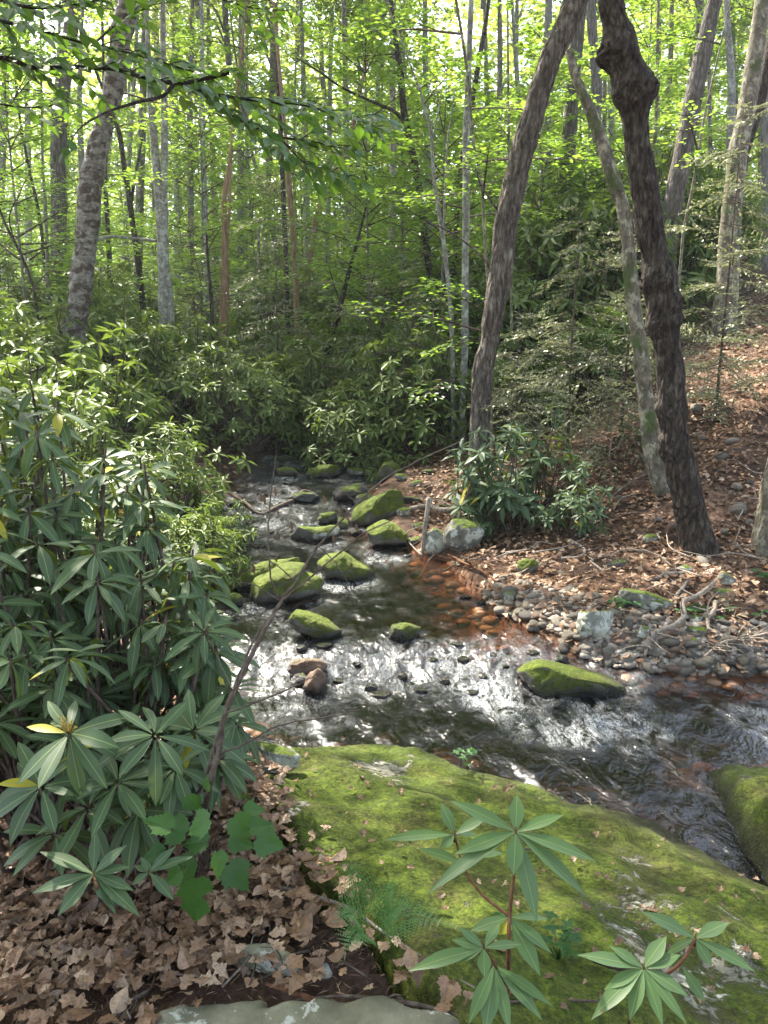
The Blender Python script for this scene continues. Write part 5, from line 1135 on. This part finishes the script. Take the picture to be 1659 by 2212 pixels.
tree('slim mottled blue grey trunk second right of the twin trunked tree', [(449, 700, 14), (448, 640, 14), (445, 520, 13), (441, 420, 13), (437, 240, 11), (436, 60, 9), (434, -20, 8)], 21, bk['bark_speck'], 1, 13, 0)
tree('crooked dark trunk between the pale birch and the twin trunked tree', [(314, 720, 13), (308, 650, 13), (300, 580, 13), (289, 500, 12), (281, 440, 12), (270, 370, 11), (258, 290, 10), (240, 240, 7)], 15.5, bk['bark_dark'], 1, 11, 0, limbs=([(283, 440, 8), (292, 380, 6), (305, 310, 4), (310, 270, 2)],))
tree('thin dark trunk close on the right of the birch foot', [(240, 700, 13), (238, 600, 12), (232, 480, 10), (228, 400, 9), (226, 300, 7)], 19, bk['bark_dark'], 1, 10, 1)
tree('orange barked trunk standing in the shrubs at the bend of the stream', [(494, 880, 26), (491, 800, 22), (483, 735, 20), (485, 640, 20), (486, 560, 16), (486, 500, 13), (484, 430, 11), (496, 350, 8), (503, 280, 6)], 14.5, bk['bark_orange'], 1, 10, 1, stems=([[(487, 540, 8), (496, 450, 7), (497, 400, 6), (500, 330, 5), (508, 230, 3)]],), leafy=4)
tree('thin leaning dark trunk just left of the orange barked one', [(474, 850, 10), (467, 790, 9), (462, 740, 9), (456, 640, 8), (449, 560, 6), (446, 500, 4)], 13.8, bk['bark_dark'], 1, 6)
tree('narrow dark trunk leaning left behind the beech branch tips', [(620, 640, 10), (618, 560, 10), (613, 450, 11), (607, 300, 10), (601, 190, 9), (598, 100, 7), (596, 0, 5)], 19, bk['bark_dark'], 1, 12, 0)
tree('narrow brown trunk standing right beside the dark leaning one', [(644, 760, 12), (642, 700, 12), (638, 600, 12), (632, 500, 12), (626, 420, 12), (620, 330, 10), (612, 240, 8)], 17.5, bk['bark_orange'], 1, 12, 1)
tree('pale bluish distant trunk behind the slanted brown one', [(665, 600, 15), (664, 500, 15), (662, 400, 14), (660, 310, 14), (656, 200, 11), (652, 60, 9)], 31, bk['bark_speck'], 0, 17, 2)
tree('brown trunk slanting right across the sunlit gap', [(663, 600, 15), (680, 490, 14), (695, 440, 13), (710, 400, 13), (745, 320, 11), (768, 250, 9), (780, 190, 7)], 25, bk['bark_orange'], 1, 14, 0)
tree('pale curved distant trunk in the sunlit gap left of the narrow pair', [(604, 600, 9), (592, 520, 9), (580, 460, 9), (560, 390, 9), (547, 340, 7), (540, 300, 5)], 27, bk['bark_smooth'], 0, 13, 1)
tree('dark dead snag slanting up to the right near the stream head', [(708, 760, 13), (716, 730, 13), (727, 690, 13), (745, 622, 11), (765, 545, 8), (780, 490, 6), (792, 440, 4)], 14.5, bk['bark_dark'], 1, 6, limbs=([(735, 655, 4), (720, 610, 3), (712, 580, 2)], [(765, 545, 4), (785, 520, 3), (800, 510, 2)]))
tree('dark gently bowed trunk nearest the middle of the picture', [(938, 800, 17), (936, 700, 16), (930, 640, 15), (924, 560, 15), (914, 480, 15), (905, 400, 15), (889, 320, 15), (874, 250, 15), (864, 150, 14), (855, 90, 11), (848, 30, 8)], 14.5, bk['bark_dark'], 1, 11, 1, limbs=([(872, 262, 8), (850, 240, 7), (800, 218, 6), (740, 190, 5), (690, 155, 4), (640, 125, 3)],), leafy=6)
tree('thin speckled trunk forking high, right of the bowed dark one', [(978, 800, 9), (975, 700, 9), (971, 640, 9), (962, 550, 9), (951, 475, 9), (937, 380, 8), (930, 280, 7), (908, 200, 6), (890, 150, 4)], 11, bk['bark_speck'], 1, 8, None, limbs=([(958, 520, 5), (962, 400, 4), (968, 300, 3), (985, 180, 2)], [(933, 310, 4), (945, 250, 3), (955, 190, 2)]), leafy=9)
tree('slender pale spotted birch, left neighbour of the flaky leaning trunk', [(1000, 900, 16), (1002, 800, 16), (1004, 740, 16), (1005, 600, 15), (1007, 450, 15), (1007, 300, 15), (1012, 150, 13), (1017, 20, 12), (1020, -40, 11)], 11, bk['bark_speck'], 1, 11, 0, leafy=5)
tree('whip thin sapling trunk crossing in front of the spotted birch', [(1055, 640, 7), (1050, 560, 7), (1045, 475, 6), (1040, 390, 6), (1022, 300, 6), (1012, 180, 6), (1000, 90, 6), (985, 0, 6), (980, -40, 5)], 9.6, bk['bark_smooth'], 1, 8, None, leafy=7)
tree('very thin straight sapling left of the top of the flaky trunk', [(1104, 480, 6), (1100, 350, 6), (1098, 200, 5), (1097, 80, 5), (1096, -30, 4)], 12, bk['bark_smooth'], 1, 8, None, leafy=4)
tree('dark trunk slanting behind the spotted birch', [(978, 620, 13), (983, 540, 12), (990, 425, 12), (1005, 300, 11), (1030, 160, 11), (1052, 30, 9), (1058, -30, 8)], 17, bk['bark_dark'], 1, 12, 1)
tree('near leaning trunk with dark flaky bark and a long open seam', [(1040, 1100, 50), (1036, 1050, 44), (1034, 1000, 40), (1038, 900, 38), (1044, 802, 38), (1057, 738, 40), (1070, 650, 42), (1084, 565, 42), (1094, 480, 44), (1110, 400, 45), (1130, 320, 46), (1154, 240, 43), (1170, 185, 42), (1190, 125, 41), (1219, 65, 44), (1247, -10, 48), (1275, -90, 44)], 8.2, bk['bark_flaky'], 2, 9.5, 1, limbs=([(1084, 460, 7), (1068, 445, 6), (1055, 425, 5), (1037, 395, 4), (1025, 360, 2)], [(1060, 610, 5), (1050, 565, 5), (1000, 520, 4), (955, 492, 4), (915, 480, 3)]), leafy=4)
tree('straight grey brown trunk behind the crossing of the leaning trunks', [(1205, 720, 34), (1210, 600, 34), (1215, 480, 33), (1221, 400, 31), (1230, 300, 30), (1236, 200, 30), (1247, 80, 29), (1255, 0, 29), (1258, -40, 28)], 15.5, bk['bark_furrow'], 1, 13, 2)
tree('lichen spotted slim trunk leaning left to rest on the flaky one', [(1478, 1185, 42), (1468, 1150, 40), (1452, 1100, 38), (1422, 1027, 34), (1406, 952, 32), (1394, 852, 28), (1382, 752, 25), (1368, 650, 24), (1358, 550, 24), (1350, 475, 24), (1339, 425, 24), (1324, 385, 21), (1306, 325, 19), (1289, 275, 18), (1268, 222, 17), (1244, 165, 15), (1229, 108, 11)], 7.4, bk['bark_smooth'], 2, 5, Ytop=.5)
tree('near dark trunk knotted with black burls, leaning left', [(1512, 1215, 74), (1502, 1170, 64), (1487, 1077, 58), (1472, 1012, 54), (1459, 952, 53), (1452, 877, 51), (1446, 802, 50), (1438, 735, 50), (1434, 700, 52), (1430, 650, 54), (1424, 600, 52), (1413, 550, 46), (1404, 500, 47), (1395, 425, 48), (1385, 360, 49), (1376, 300, 50), (1370, 225, 52), (1364, 185, 56), (1350, 125, 58), (1334, 65, 50), (1318, 0, 45), (1305, -60, 42)], 6.3, bk['bark_dark'], 2, 8, 0, burls=[(1325, 115, 30, .45), (1372, 195, 34, .5), (1340, 80, 24, .3), (1395, 200, 18, .45), (1420, 605, 28, .5), (1440, 655, 26, .5), (1425, 700, 24, .4), (1450, 690, 20, .4), (1440, 880, 22, .3), (1450, 965, 24, .35), (1480, 1090, 26, .2)])
tree('broad furrowed trunk leaning right on the upper right slope', [(1438, 560, 42), (1448, 480, 41), (1455, 430, 40), (1466, 375, 40), (1481, 300, 39), (1500, 200, 38), (1520, 110, 36), (1540, 15, 32), (1552, -40, 30)], 13.5, bk['bark_furrow'], 1, 12, 1)
tree('smooth pale beech trunk leaning right near the upper right corner', [(1574, 560, 44), (1578, 480, 43), (1586, 400, 40), (1594, 325, 40), (1610, 250, 37), (1626, 150, 35), (1642, 50, 33), (1650, -20, 32)], 12.5, bk['bark_smooth'], 1, 12, 2)
tree('dark trunk crossing behind the smooth pale beech', [(1592, 420, 24), (1604, 340, 24), (1620, 290, 24), (1638, 230, 24), (1656, 150, 24), (1675, 50, 22)], 13.3, bk['bark_dark'], 1, 11, 0)
tree('dim trunk seen between the two crossing leaning trunks', [(1268, 560, 28), (1272, 470, 27), (1277, 400, 25), (1284, 300, 22), (1290, 190, 22), (1281, 90, 21), (1275, 0, 20)], 19.5, bk['bark_furrow'], 1, 13, 1)
tree('thin straight sapling just right of the burled trunk top', [(1404, 440, 8), (1412, 340, 7), (1418, 250, 7), (1420, 120, 7), (1423, -30, 6)], 15, bk['bark_smooth'], 1, 10, None, leafy=3)
tree('grey trunk between the furrowed leaning one and the pale beech', [(1574, 430, 17), (1578, 300, 17), (1580, 180, 17), (1572, 60, 13), (1568, -30, 11)], 18, bk['bark_speck'], 1, 13, 0)
tree('bright sunlit distant trunk on the upper right slope', [(1538, 520, 9), (1537, 420, 9), (1534, 300, 9), (1532, 180, 8), (1530, 60, 7)], 24, bk['bark_birch'], 0, 13, 1)
tree('thin slanting sapling crossing the furrowed leaning trunk', [(1470, 570, 6), (1478, 490, 6), (1497, 400, 6), (1520, 260, 5), (1545, 150, 4), (1560, 80, 3)], 12, bk['bark_smooth'], 1, 8, None, leafy=3)
tree('pale warty beech foot cut off by the right edge', [(1652, 1250, 70), (1656, 1200, 60), (1662, 1140, 56), (1672, 1080, 54), (1690, 1000, 52), (1720, 880, 50), (1760, 700, 48), (1800, 500, 46)], 6.2, bk['bark_smooth'], 2, 9, None)
tree('thin grey trunk farthest left with a leafy top', [(103, 620, 8), (102, 540, 8), (97, 430, 7), (92, 350, 6), (90, 215, 5), (88, 120, 4)], 14, bk['bark_far'], 1, 9, None, leafy=6)
tree('thin dark trunk leaning left at the left edge', [(95, 560, 7), (90, 500, 7), (78, 430, 7), (65, 375, 6), (45, 270, 5), (32, 160, 4)], 15, bk['bark_dark'], 1, 9, None, leafy=4)
tree('crooked bare sapling rising at the far left edge', [(78, 660, 6), (70, 615, 5), (50, 560, 6), (30, 520, 6), (12, 485, 5), (-5, 440, 4)], 11, bk['bark_dark'], 1, 5, None, limbs=([(30, 520, 4), (20, 470, 3), (35, 430, 2)],))
tree('grey trunk half hidden between the furrowed trunk and the birch', [(182, 520, 13), (178, 390, 13), (172, 250, 12), (174, 120, 9), (178, 20, 7)], 21, bk['bark_far'], 1, 13, 2)
tree('short broken stump among the saplings left of the sunlit gap', [(560, 600, 7), (559, 540, 7), (558, 487, 6)], 20, bk['bark_smooth'], 0, 3, None)
# distant trunks
DT = [(8, 28), (60, 30), (110, 35), (146, 27), (212, 33), (262, 29), (275, 44), (298, 25), (335, 40), (382, 30), (396, 38), (466, 30), (520, 26), (532, 36), (552, 46), (575, 33), (628, 40), (700, 30), (742, 44), (760, 24), (772, 36), (800, 30), (826, 42), (842, 22), (868, 33), (925, 27), (1062, 34), (1082, 24), (1120, 40), (1150, 30), (1172, 22), (1262, 36), (1300, 28), (1328, 24), (1412, 34), (1436, 26), (1508, 30), (1548, 38), (1600, 26), (1640, 31), (1655, 20)]
for i, (px, Y) in enumerate(DT):
    w = rng.uniform(.16, .34) * F / Y; ln = rng.normal(0, 22); y0 = 700 - 70 * min(1, max(0, (px - 900) / 500)); yt = 1106 - F * math.tan(R(13.7) + math.atan((13 - H) / Y))
    yt = max(yt, -60); pts = [(px + ln * (0) + rng.normal(0, 2), y0, w), (px + ln * .3 + rng.normal(0, 3), y0 - (y0 - yt) * .35, w * .9), (px + ln * .7, y0 - (y0 - yt) * .7, w * .75), (px + ln, yt, w * .55)]
    tree('slender distant grey trunk deep in the bright woods', pts, Y, bk[('bark_far', 'bark_speck', 'bark_far', 'bark_smooth')[i % 4]], 0, 14 if Y < 34 else 17, i if (Y > 32 or i % 3 == 0) else None, group='distant trunks of the woods', cs=rng.uniform(.8, 1.3))
# leafy young trees of the understorey
def young(px, Y, k, s, dz=0.):
    p = at_Y(px, 700, Y); o = empty('young_tree', (p[0], Y, tz(p[0], Y) + dz), rng.uniform(0, 6.28)); o.scale = (s, s, s)
    a, b_, c = SAP[k % 4]; obj('trunk', c, None, o); obj('branches', b_, None, o); obj('leaves', a, None, o); return o
yl = [(880, 16.5, 0, 1.1, 'leafy young beech spreading beside the bowed dark trunk'), (965, 13.2, 1, 1.1, 'fresh green young beech left of the flaky trunk'), (800, 14.5, 2, .9, 'young beech leafing over the sunny gap'), (60, 13, 3, .95, 'leafy young beech at the left edge'),
      (420, 15.5, 0, 1., 'young beech between the twin trunked and orange barked trees'), (1150, 15, 1, 1.1, 'young beech behind the flaky trunk at the crossing'), (1330, 16, 0, 1., 'young beech under the crossing trunks')]
for px, Y, k, s, lb in yl: tag(young(px, Y, k, s), lb, 'tree')
for px, Y in [(0, 18), (190, 23), (300, 27), (390, 23), (450, 27), (540, 25), (590, 22), (640, 28), (730, 27), (780, 20), (830, 26), (930, 24), (1020, 27), (1070, 17), (1150, 26), (1250, 24), (1340, 27), (1450, 27), (1590, 26), (-60, 20), (1720, 22),
               (40, 33), (120, 38), (200, 34), (280, 38), (350, 33), (420, 39), (480, 34), (550, 38), (610, 34), (680, 39), (740, 33), (810, 38), (870, 34), (940, 39), (1000, 33), (1070, 38), (1140, 33), (1210, 38), (1280, 33), (1350, 38), (1420, 32), (1490, 37), (1560, 32), (1630, 37)]:
    tag(young(px + rng.normal(0, 10), Y + rng.normal(0, .8), int(rng.integers(0, 4)), rng.uniform(.85, 1.35)), 'leafy young tree filling the green understorey', 'tree', 'leafy saplings of the understorey')
# the wood closing the view
def woods():
    r = np.random.default_rng(31); n = 105000; Yw = r.uniform(44, 80, n); Xw = r.uniform(-.62, .62, n) * Yw; Zt = terrain(Xw, Yw, False); hh = 24 * (.62 + .38 * fbm(np.stack([Xw * .1, Yw * .1, Xw * 0], -1), 2, 3)); Zw = Zt + r.random(n) ** 1.15 * hh
    dn = fbm(np.stack([Xw * .22, Yw * .22, Zw * .35], -1), 3, 9); k = dn > -.20 + .22 * ss(.65, 1., (Zw - Zt) / hh); P = np.stack([Xw, Yw, Zw], -1)[k]; n = len(P)
    a = r.uniform(0, 6.28, n); d = np.stack([np.cos(a), np.sin(a), r.normal(0, .3, n)], -1); up = np.array([0, -.2, 1.]) + r.normal(0, .5, (n, 3)); V, Fs = scatter(*LEAF_TINY, P, frames(d, up), r.uniform(.3, .8, n)); b = Buf(); b.add(V, Fs, np.repeat(np.clip(r.normal(.5, .25, n), 0, 1), 4))
    tag(obj('distant_woods', b.mesh('distant_woods', False), M['leaf_far']), kind='stuff')
woods()

# ------------------------------------------------------------------ hemlock saplings: thin grey green feathery boughs
def hemlock_mesh(seed, Hs, n, lmax):
    r = np.random.default_rng(seed); L = Buf(); S = Buf(); pos, D, U, T_ = [], [], [], []
    S.add(*tube(np.array([(0, 0, -.1), (.03, 0, Hs * .5), (0, .04, Hs)]), [.022, .014, .003], 6), .5)
    for i in range(n):
        z = Hs * (.08 + .9 * i / n) + r.normal(0, .06); a = i * 2.4 + r.normal(0, .6); ln = lmax * .85 * (1 - .7 * (z / Hs)) * r.uniform(.4, 1.15); d = np.array([math.cos(a), math.sin(a), .15 + r.normal(0, .24)]); side = np.cross(d, [0, 0, 1.])
        c = lambda u: np.array([0, 0, z]) + d * ln * u + np.array([0, 0, -.34 * ln * u * u]) + side * ln * .18 * math.sin(u * 3 + i)
        S.add(*tube(np.array([c(u) for u in (0, .3, .6, 1)]), [.007, .005, .003, .001], 4, cap=False))
        m = int(ln / .045)
        for k in range(1, m):
            u = k / m; w = ln * .36 * (1 - u) ** .6 + .04
            for sg in (-1, 1):
                if r.random() < .15: continue
                q0 = c(u); e = (d * .75 + side * sg * r.uniform(.8, 1.1)) * w * r.uniform(.6, 1.1); e[2] -= r.uniform(-.1, .5) * w
                S.add(*tube(np.array([q0, q0 + e * .5 + [0, 0, .005], q0 + e]), [.0018, .0014, .0006], 3, cap=False))
                nn = int(w / .028) + 1; uu = (np.arange(nn) + r.random()) / nn
                pos.append(q0 + e * uu[:, None]); ee = np.tile(e / np.linalg.norm(e), (nn, 1)); D.append(ee * .8 + r.normal(0, .5, (nn, 3)) * [1, 1, .8]); U.append(np.array([0, 0, 1.]) + r.normal(0, .25, (nn, 3))); T_.append(np.full(nn, np.clip(r.normal(.4 + .3 * u, .2), 0, 1)))
    P = np.concatenate(pos); V, Fs = scatter(np.array([(-.5, 0, 0), (0, .32, 0), (.5, 0, 0), (0, -.32, 0)], float), [np.array([(0, 1, 2, 3)])], P, frames(np.concatenate(D), np.concatenate(U)), .042 * np.random.default_rng(seed).uniform(.6, 1.2, len(P)))
    L.add(V, Fs, np.repeat(np.concatenate(T_), 4)); a = L.mesh('hemlock_needles', False); b_ = S.mesh('hemlock_branches'); a.materials.append(M['hemlock']); b_.materials.append(M['twig']); return a, b_
HEM = [hemlock_mesh(70, 3.2, 46, 1.7), hemlock_mesh(71, 4.2, 52, 1.9), hemlock_mesh(72, 2.4, 34, 1.5)]
def hemlock(px, Y, k, s, label, group=None, dz=0.):
    p = at_Y(px, 800, Y); o = empty('hemlock_sapling', (p[0], Y, tz(p[0], Y) + dz), rng.uniform(0, 6.28)); o.scale = (s, s, s); obj('needles', HEM[k][0], None, o); obj('branches', HEM[k][1], None, o); tag(o, label, 'tree', group)
for px, Y, k, s, lb in [(1237, 8.3, 0, .9, 'thin dark stemmed hemlock sapling in the middle of the right bank'), (1555, 8.6, 1, .8, 'sunlit hemlock sapling at the right with pale twiggy boughs'), (900, 11.5, 0, .8, 'feathery hemlock sapling leaning over the far bank'), (1120, 9.8, 2, .8, 'feathery hemlock right behind the flaky trunk'), (1350, 8.8, 2, 1., 'hemlock sapling behind the slim lichen spotted trunk'),
                        (600, 13, 1, 1., 'greyish hemlock sapling at the head of the stream'), (425, 15, 1, .8, 'hemlock sapling left of the orange barked trunk'), (800, 12.2, 0, .9, 'hemlock sapling over the pointed mossed boulder')]:
    hemlock(px, Y, k, s, lb)

# ------------------------------------------------------------------ beech bough overhead
r = np.random.default_rng(44)
tb = np.array([-3.4, 3.2, 0.]); tb[2] = tz(tb[0], tb[1]); bt = empty('beech_tree', tb); tag(bt, 'beech with large green leaves on dark boughs hanging across the top left', 'tree')
b = Buf(); b.add(*tube(spline([(0, 0, -.1), (.05, 0, 2.), (-.1, .1, 4.5), (0, .2, 8)], 40), np.linspace(.16, .09, 40), 16, .12, 0, 2, 5))
for kk, (cx_, cy_, cz_, cs_) in enumerate([(-1.3, 4.0, 6.6, 1.), (1.3, 4.6, 7.2, 1.), (-3.2, 2.2, 6.6, .95), (3.6, 5.4, 7.6, .7), (3.4, -4.7, 6.4, 1.), (.9, -3.2, 6.8, 1.), (6.2, -2.6, 7., 1.), (3.4, -1., 7.6, .8), (-.6, -7., 6.6, 1.1), (7., -6., 7., 1.1)]):  # unseen crowns and limbs, added to shade the foreground from sun and sky
    b.add(*tube(spline([(0, .1, 4.2), (cx_ * .5, cy_ * .5, 5.8), (cx_, cy_, cz_ + 1)], 12), np.linspace(.09, .05, 12), 8, .1)); obj('crown', CRN[kk % 3][0], None, bt, (cx_, cy_, cz_), kk * 2., cs_); obj('crown_limbs', CRN[kk % 3][1], None, bt, (cx_, cy_, cz_), kk * 2., cs_)
obj('trunk', b.mesh('trunk'), bk['bark_smooth'], bt)
Lb, Sb = Buf(), Buf(); LP, LD, LU, LS = [], [], [], []
def bough(pts, t0, t1, w0, w1, leafsp=.030, tw=.46, start=.1, leafL=.076, from_trunk=False):
    P3 = [at_t(px, py, t0 + (t1 - t0) * i / (len(pts) - 1)) - tb for i, (px, py) in enumerate(pts)]
    if from_trunk: P3 = [np.array([0, .05, P3[0][2] - .5])] + P3
    C = spline(P3, 10 * len(P3)); rr = np.linspace(w0, w1, len(C)); Sb.add(*tube(C, rr, 7, .12, 0, 1, 20)); Ln = np.concatenate([[0], np.cumsum(np.linalg.norm(np.diff(C, axis=0), axis=1))])
    def leaves(Cc, s0):
        Lc = np.concatenate([[0], np.cumsum(np.linalg.norm(np.diff(Cc, axis=0), axis=1))]); m = int((Lc[-1] - s0) / leafsp)
        for k in range(m):
            s = s0 + leafsp * (k + .5); i = min(int(np.searchsorted(Lc, s)), len(Cc) - 1); q = Cc[i]; T = Cc[min(i + 1, len(Cc) - 1)] - Cc[max(i - 1, 0)]; T /= np.linalg.norm(T) + 1e-9; sd = np.cross(T, [0, 0, 1.]); sd /= np.linalg.norm(sd) + 1e-9
            d = T * .75 + sd * (1 if k % 2 else -1) * r.uniform(.6, 1.1) + [0, 0, r.normal(-.15, .22)]; LP.append(q); LD.append(d); LU.append(np.array([r.normal(0, .5), r.normal(-.5, .45), 1.])); LS.append(leafL * r.uniform(.6, 1.15))
        LP.append(Cc[-1]); LD.append(Cc[-1] - Cc[-2]); LU.append(np.array([0, 0, 1.])); LS.append(leafL)
    leaves(C, Ln[-1] * max(start, .3))
    k = Ln[-1] * start; sg = 1
    while k < Ln[-1] * .95:
        i = int(np.searchsorted(Ln, k)); T = C[min(i + 1, len(C) - 1)] - C[i - 1]; T /= np.linalg.norm(T); sd = np.cross(T, [0, 0, 1.]); L = tw * r.uniform(.45, 1.) * (1.1 - .6 * k / Ln[-1]); d = T * .9 + sd * sg * r.uniform(.5, .9) + [0, 0, r.normal(-.08, .12)]; d /= np.linalg.norm(d)
        Q = spline([C[i], C[i] + d * L * .5 + [0, 0, .02], C[i] + d * L - [0, 0, .02]], 12); Sb.add(*tube(Q, np.linspace(.0028, .0008, 12), 4)); leaves(Q, .04); k += r.uniform(.045, .085); sg = -sg
bough([(-120, 20), (0, 45), (75, 62), (135, 80), (200, 98), (240, 105), (330, 128), (400, 150), (470, 165)], 3.3, 3.5, .009, .003, from_trunk=True)
bough([(-120, 140), (75, 146), (175, 145), (250, 150), (300, 165), (360, 178), (400, 185), (450, 213), (490, 243), (550, 275), (600, 295), (675, 305), (725, 318), (798, 325)], 3.2, 3.4, .011, .002, from_trunk=True, start=.2)
bough([(360, 178), (400, 178), (450, 168), (495, 157)], 3.25, 3.3, .010, .008, tw=.2, start=.2)
bough([(395, 184), (430, 195), (500, 210), (575, 220), (650, 226), (725, 245), (780, 262), (830, 282)], 3.3, 3.5, .008, .0015)
bough([(375, 183), (350, 208), (300, 220), (260, 232), (225, 245), (175, 275), (145, 320)], 3.2, 3.1, .009, .002, tw=.12, start=.9)
bough([(600, 293), (625, 320), (655, 350), (700, 365), (768, 388)], 3.35, 3.4, .004, .001, tw=.2)
bough([(-60, -20), (60, 15), (160, 10), (250, -10)], 3.0, 3.1, .008, .003, tw=.35)
bough([(200, 98), (230, 70), (270, 40), (330, 10)], 3.35, 3.5, .006, .002, tw=.3)
bough([(-60, 215), (60, 232), (150, 222)], 3.6, 3.7, .006, .002, tw=.3)
bough([(430, -30), (500, 5), (570, 20), (650, 22)], 4.2, 4.4, .006, .002, tw=.35)
V, Fs = scatter(BEECH[0], BEECH[1], np.array(LP), frames(np.array(LD), np.array(LU)), np.array(LS)); Lb.add(V, Fs, np.repeat(np.clip(r.normal(.4, .25, len(LP)), 0, 1), len(BEECH[0])))
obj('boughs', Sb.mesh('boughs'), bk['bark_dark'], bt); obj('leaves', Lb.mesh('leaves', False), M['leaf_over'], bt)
# ------------------------------------------------------------------ camera, sun, sky
cam = bpy.data.cameras.new('camera'); co = bpy.data.objects.new('camera', cam); link(co); co.location = (0, 0, H); co.rotation_euler = (R(90) - PITCH, 0, 0)
cam.sensor_fit = 'VERTICAL'; cam.sensor_height = 34.6; cam.lens = F / 2212 * 34.6; cam.clip_end = 500; cam.clip_start = .05; scn.camera = co
AZ, EL = -38., 50.                          # the sun stands ahead and to the left
az, el = R(AZ), R(EL)
dirn = np.array([math.sin(az) * math.cos(el), math.cos(az) * math.cos(el), math.sin(el)])
sl = bpy.data.lights.new('sun', 'SUN'); sl.energy = 5.0; sl.angle = R(.6); sl.color = (1, .93, .80); so = bpy.data.objects.new('sun', sl); link(so)
from mathutils import Vector
so.rotation_euler = Vector(dirn.tolist()).to_track_quat('Z', 'Y').to_euler()
w = bpy.data.worlds.new('World'); scn.world = w; w.use_nodes = True; nt = w.node_tree; bg = nt.nodes['Background']; sky = nt.nodes.new('ShaderNodeTexSky'); sky.sky_type = 'NISHITA'; sky.sun_disc = False; sky.sun_elevation = el; sky.sun_rotation = az
sky.air_density = 1.; sky.dust_density = 3.; sky.ozone_density = 1.; sky.altitude = 200
hs = nt.nodes.new('ShaderNodeHueSaturation'); hs.inputs['Saturation'].default_value = .7; nt.links.new(sky.outputs[0], hs.inputs['Color']); nt.links.new(hs.outputs[0], bg.inputs[0]); bg.inputs[1].default_value = .15
scn.view_settings.view_transform = 'Standard'; scn.view_settings.look = 'None'; scn.view_settings.gamma = 1; scn.view_settings.exposure = 2.35
c = scn.cycles; c.max_bounces = 8; c.diffuse_bounces = 5; c.glossy_bounces = 3; c.transmission_bounces = 4; c.transparent_max_bounces = 8; c.caustics_reflective = False; c.caustics_refractive = False
c.use_denoising = True; c.sample_clamp_indirect = 6

# ------------------------------------------------------------------ the thin haze of the woods
import bmesh
bm = bmesh.new(); bmesh.ops.create_cube(bm, size=1.); me = bpy.data.meshes.new('haze'); bm.to_mesh(me); bm.free()
hz = bpy.data.objects.new('haze', me); link(hz); hz.scale = (260, 230, 44); hz.location = (0, 35, 18); hz['kind'] = 'stuff'
m, nt_ = newmat('haze'); N = NT(nt_); v = N.n('ShaderNodeVolumePrincipled'); v.inputs['Color'].default_value = (.86, .93, .90, 1); v.inputs['Density'].default_value = .0009; v.inputs['Anisotropy'].default_value = .3
o_ = N.n('ShaderNodeOutputMaterial'); nt_.links.new(v.outputs[0], o_.inputs['Volume']); me.materials.append(m)
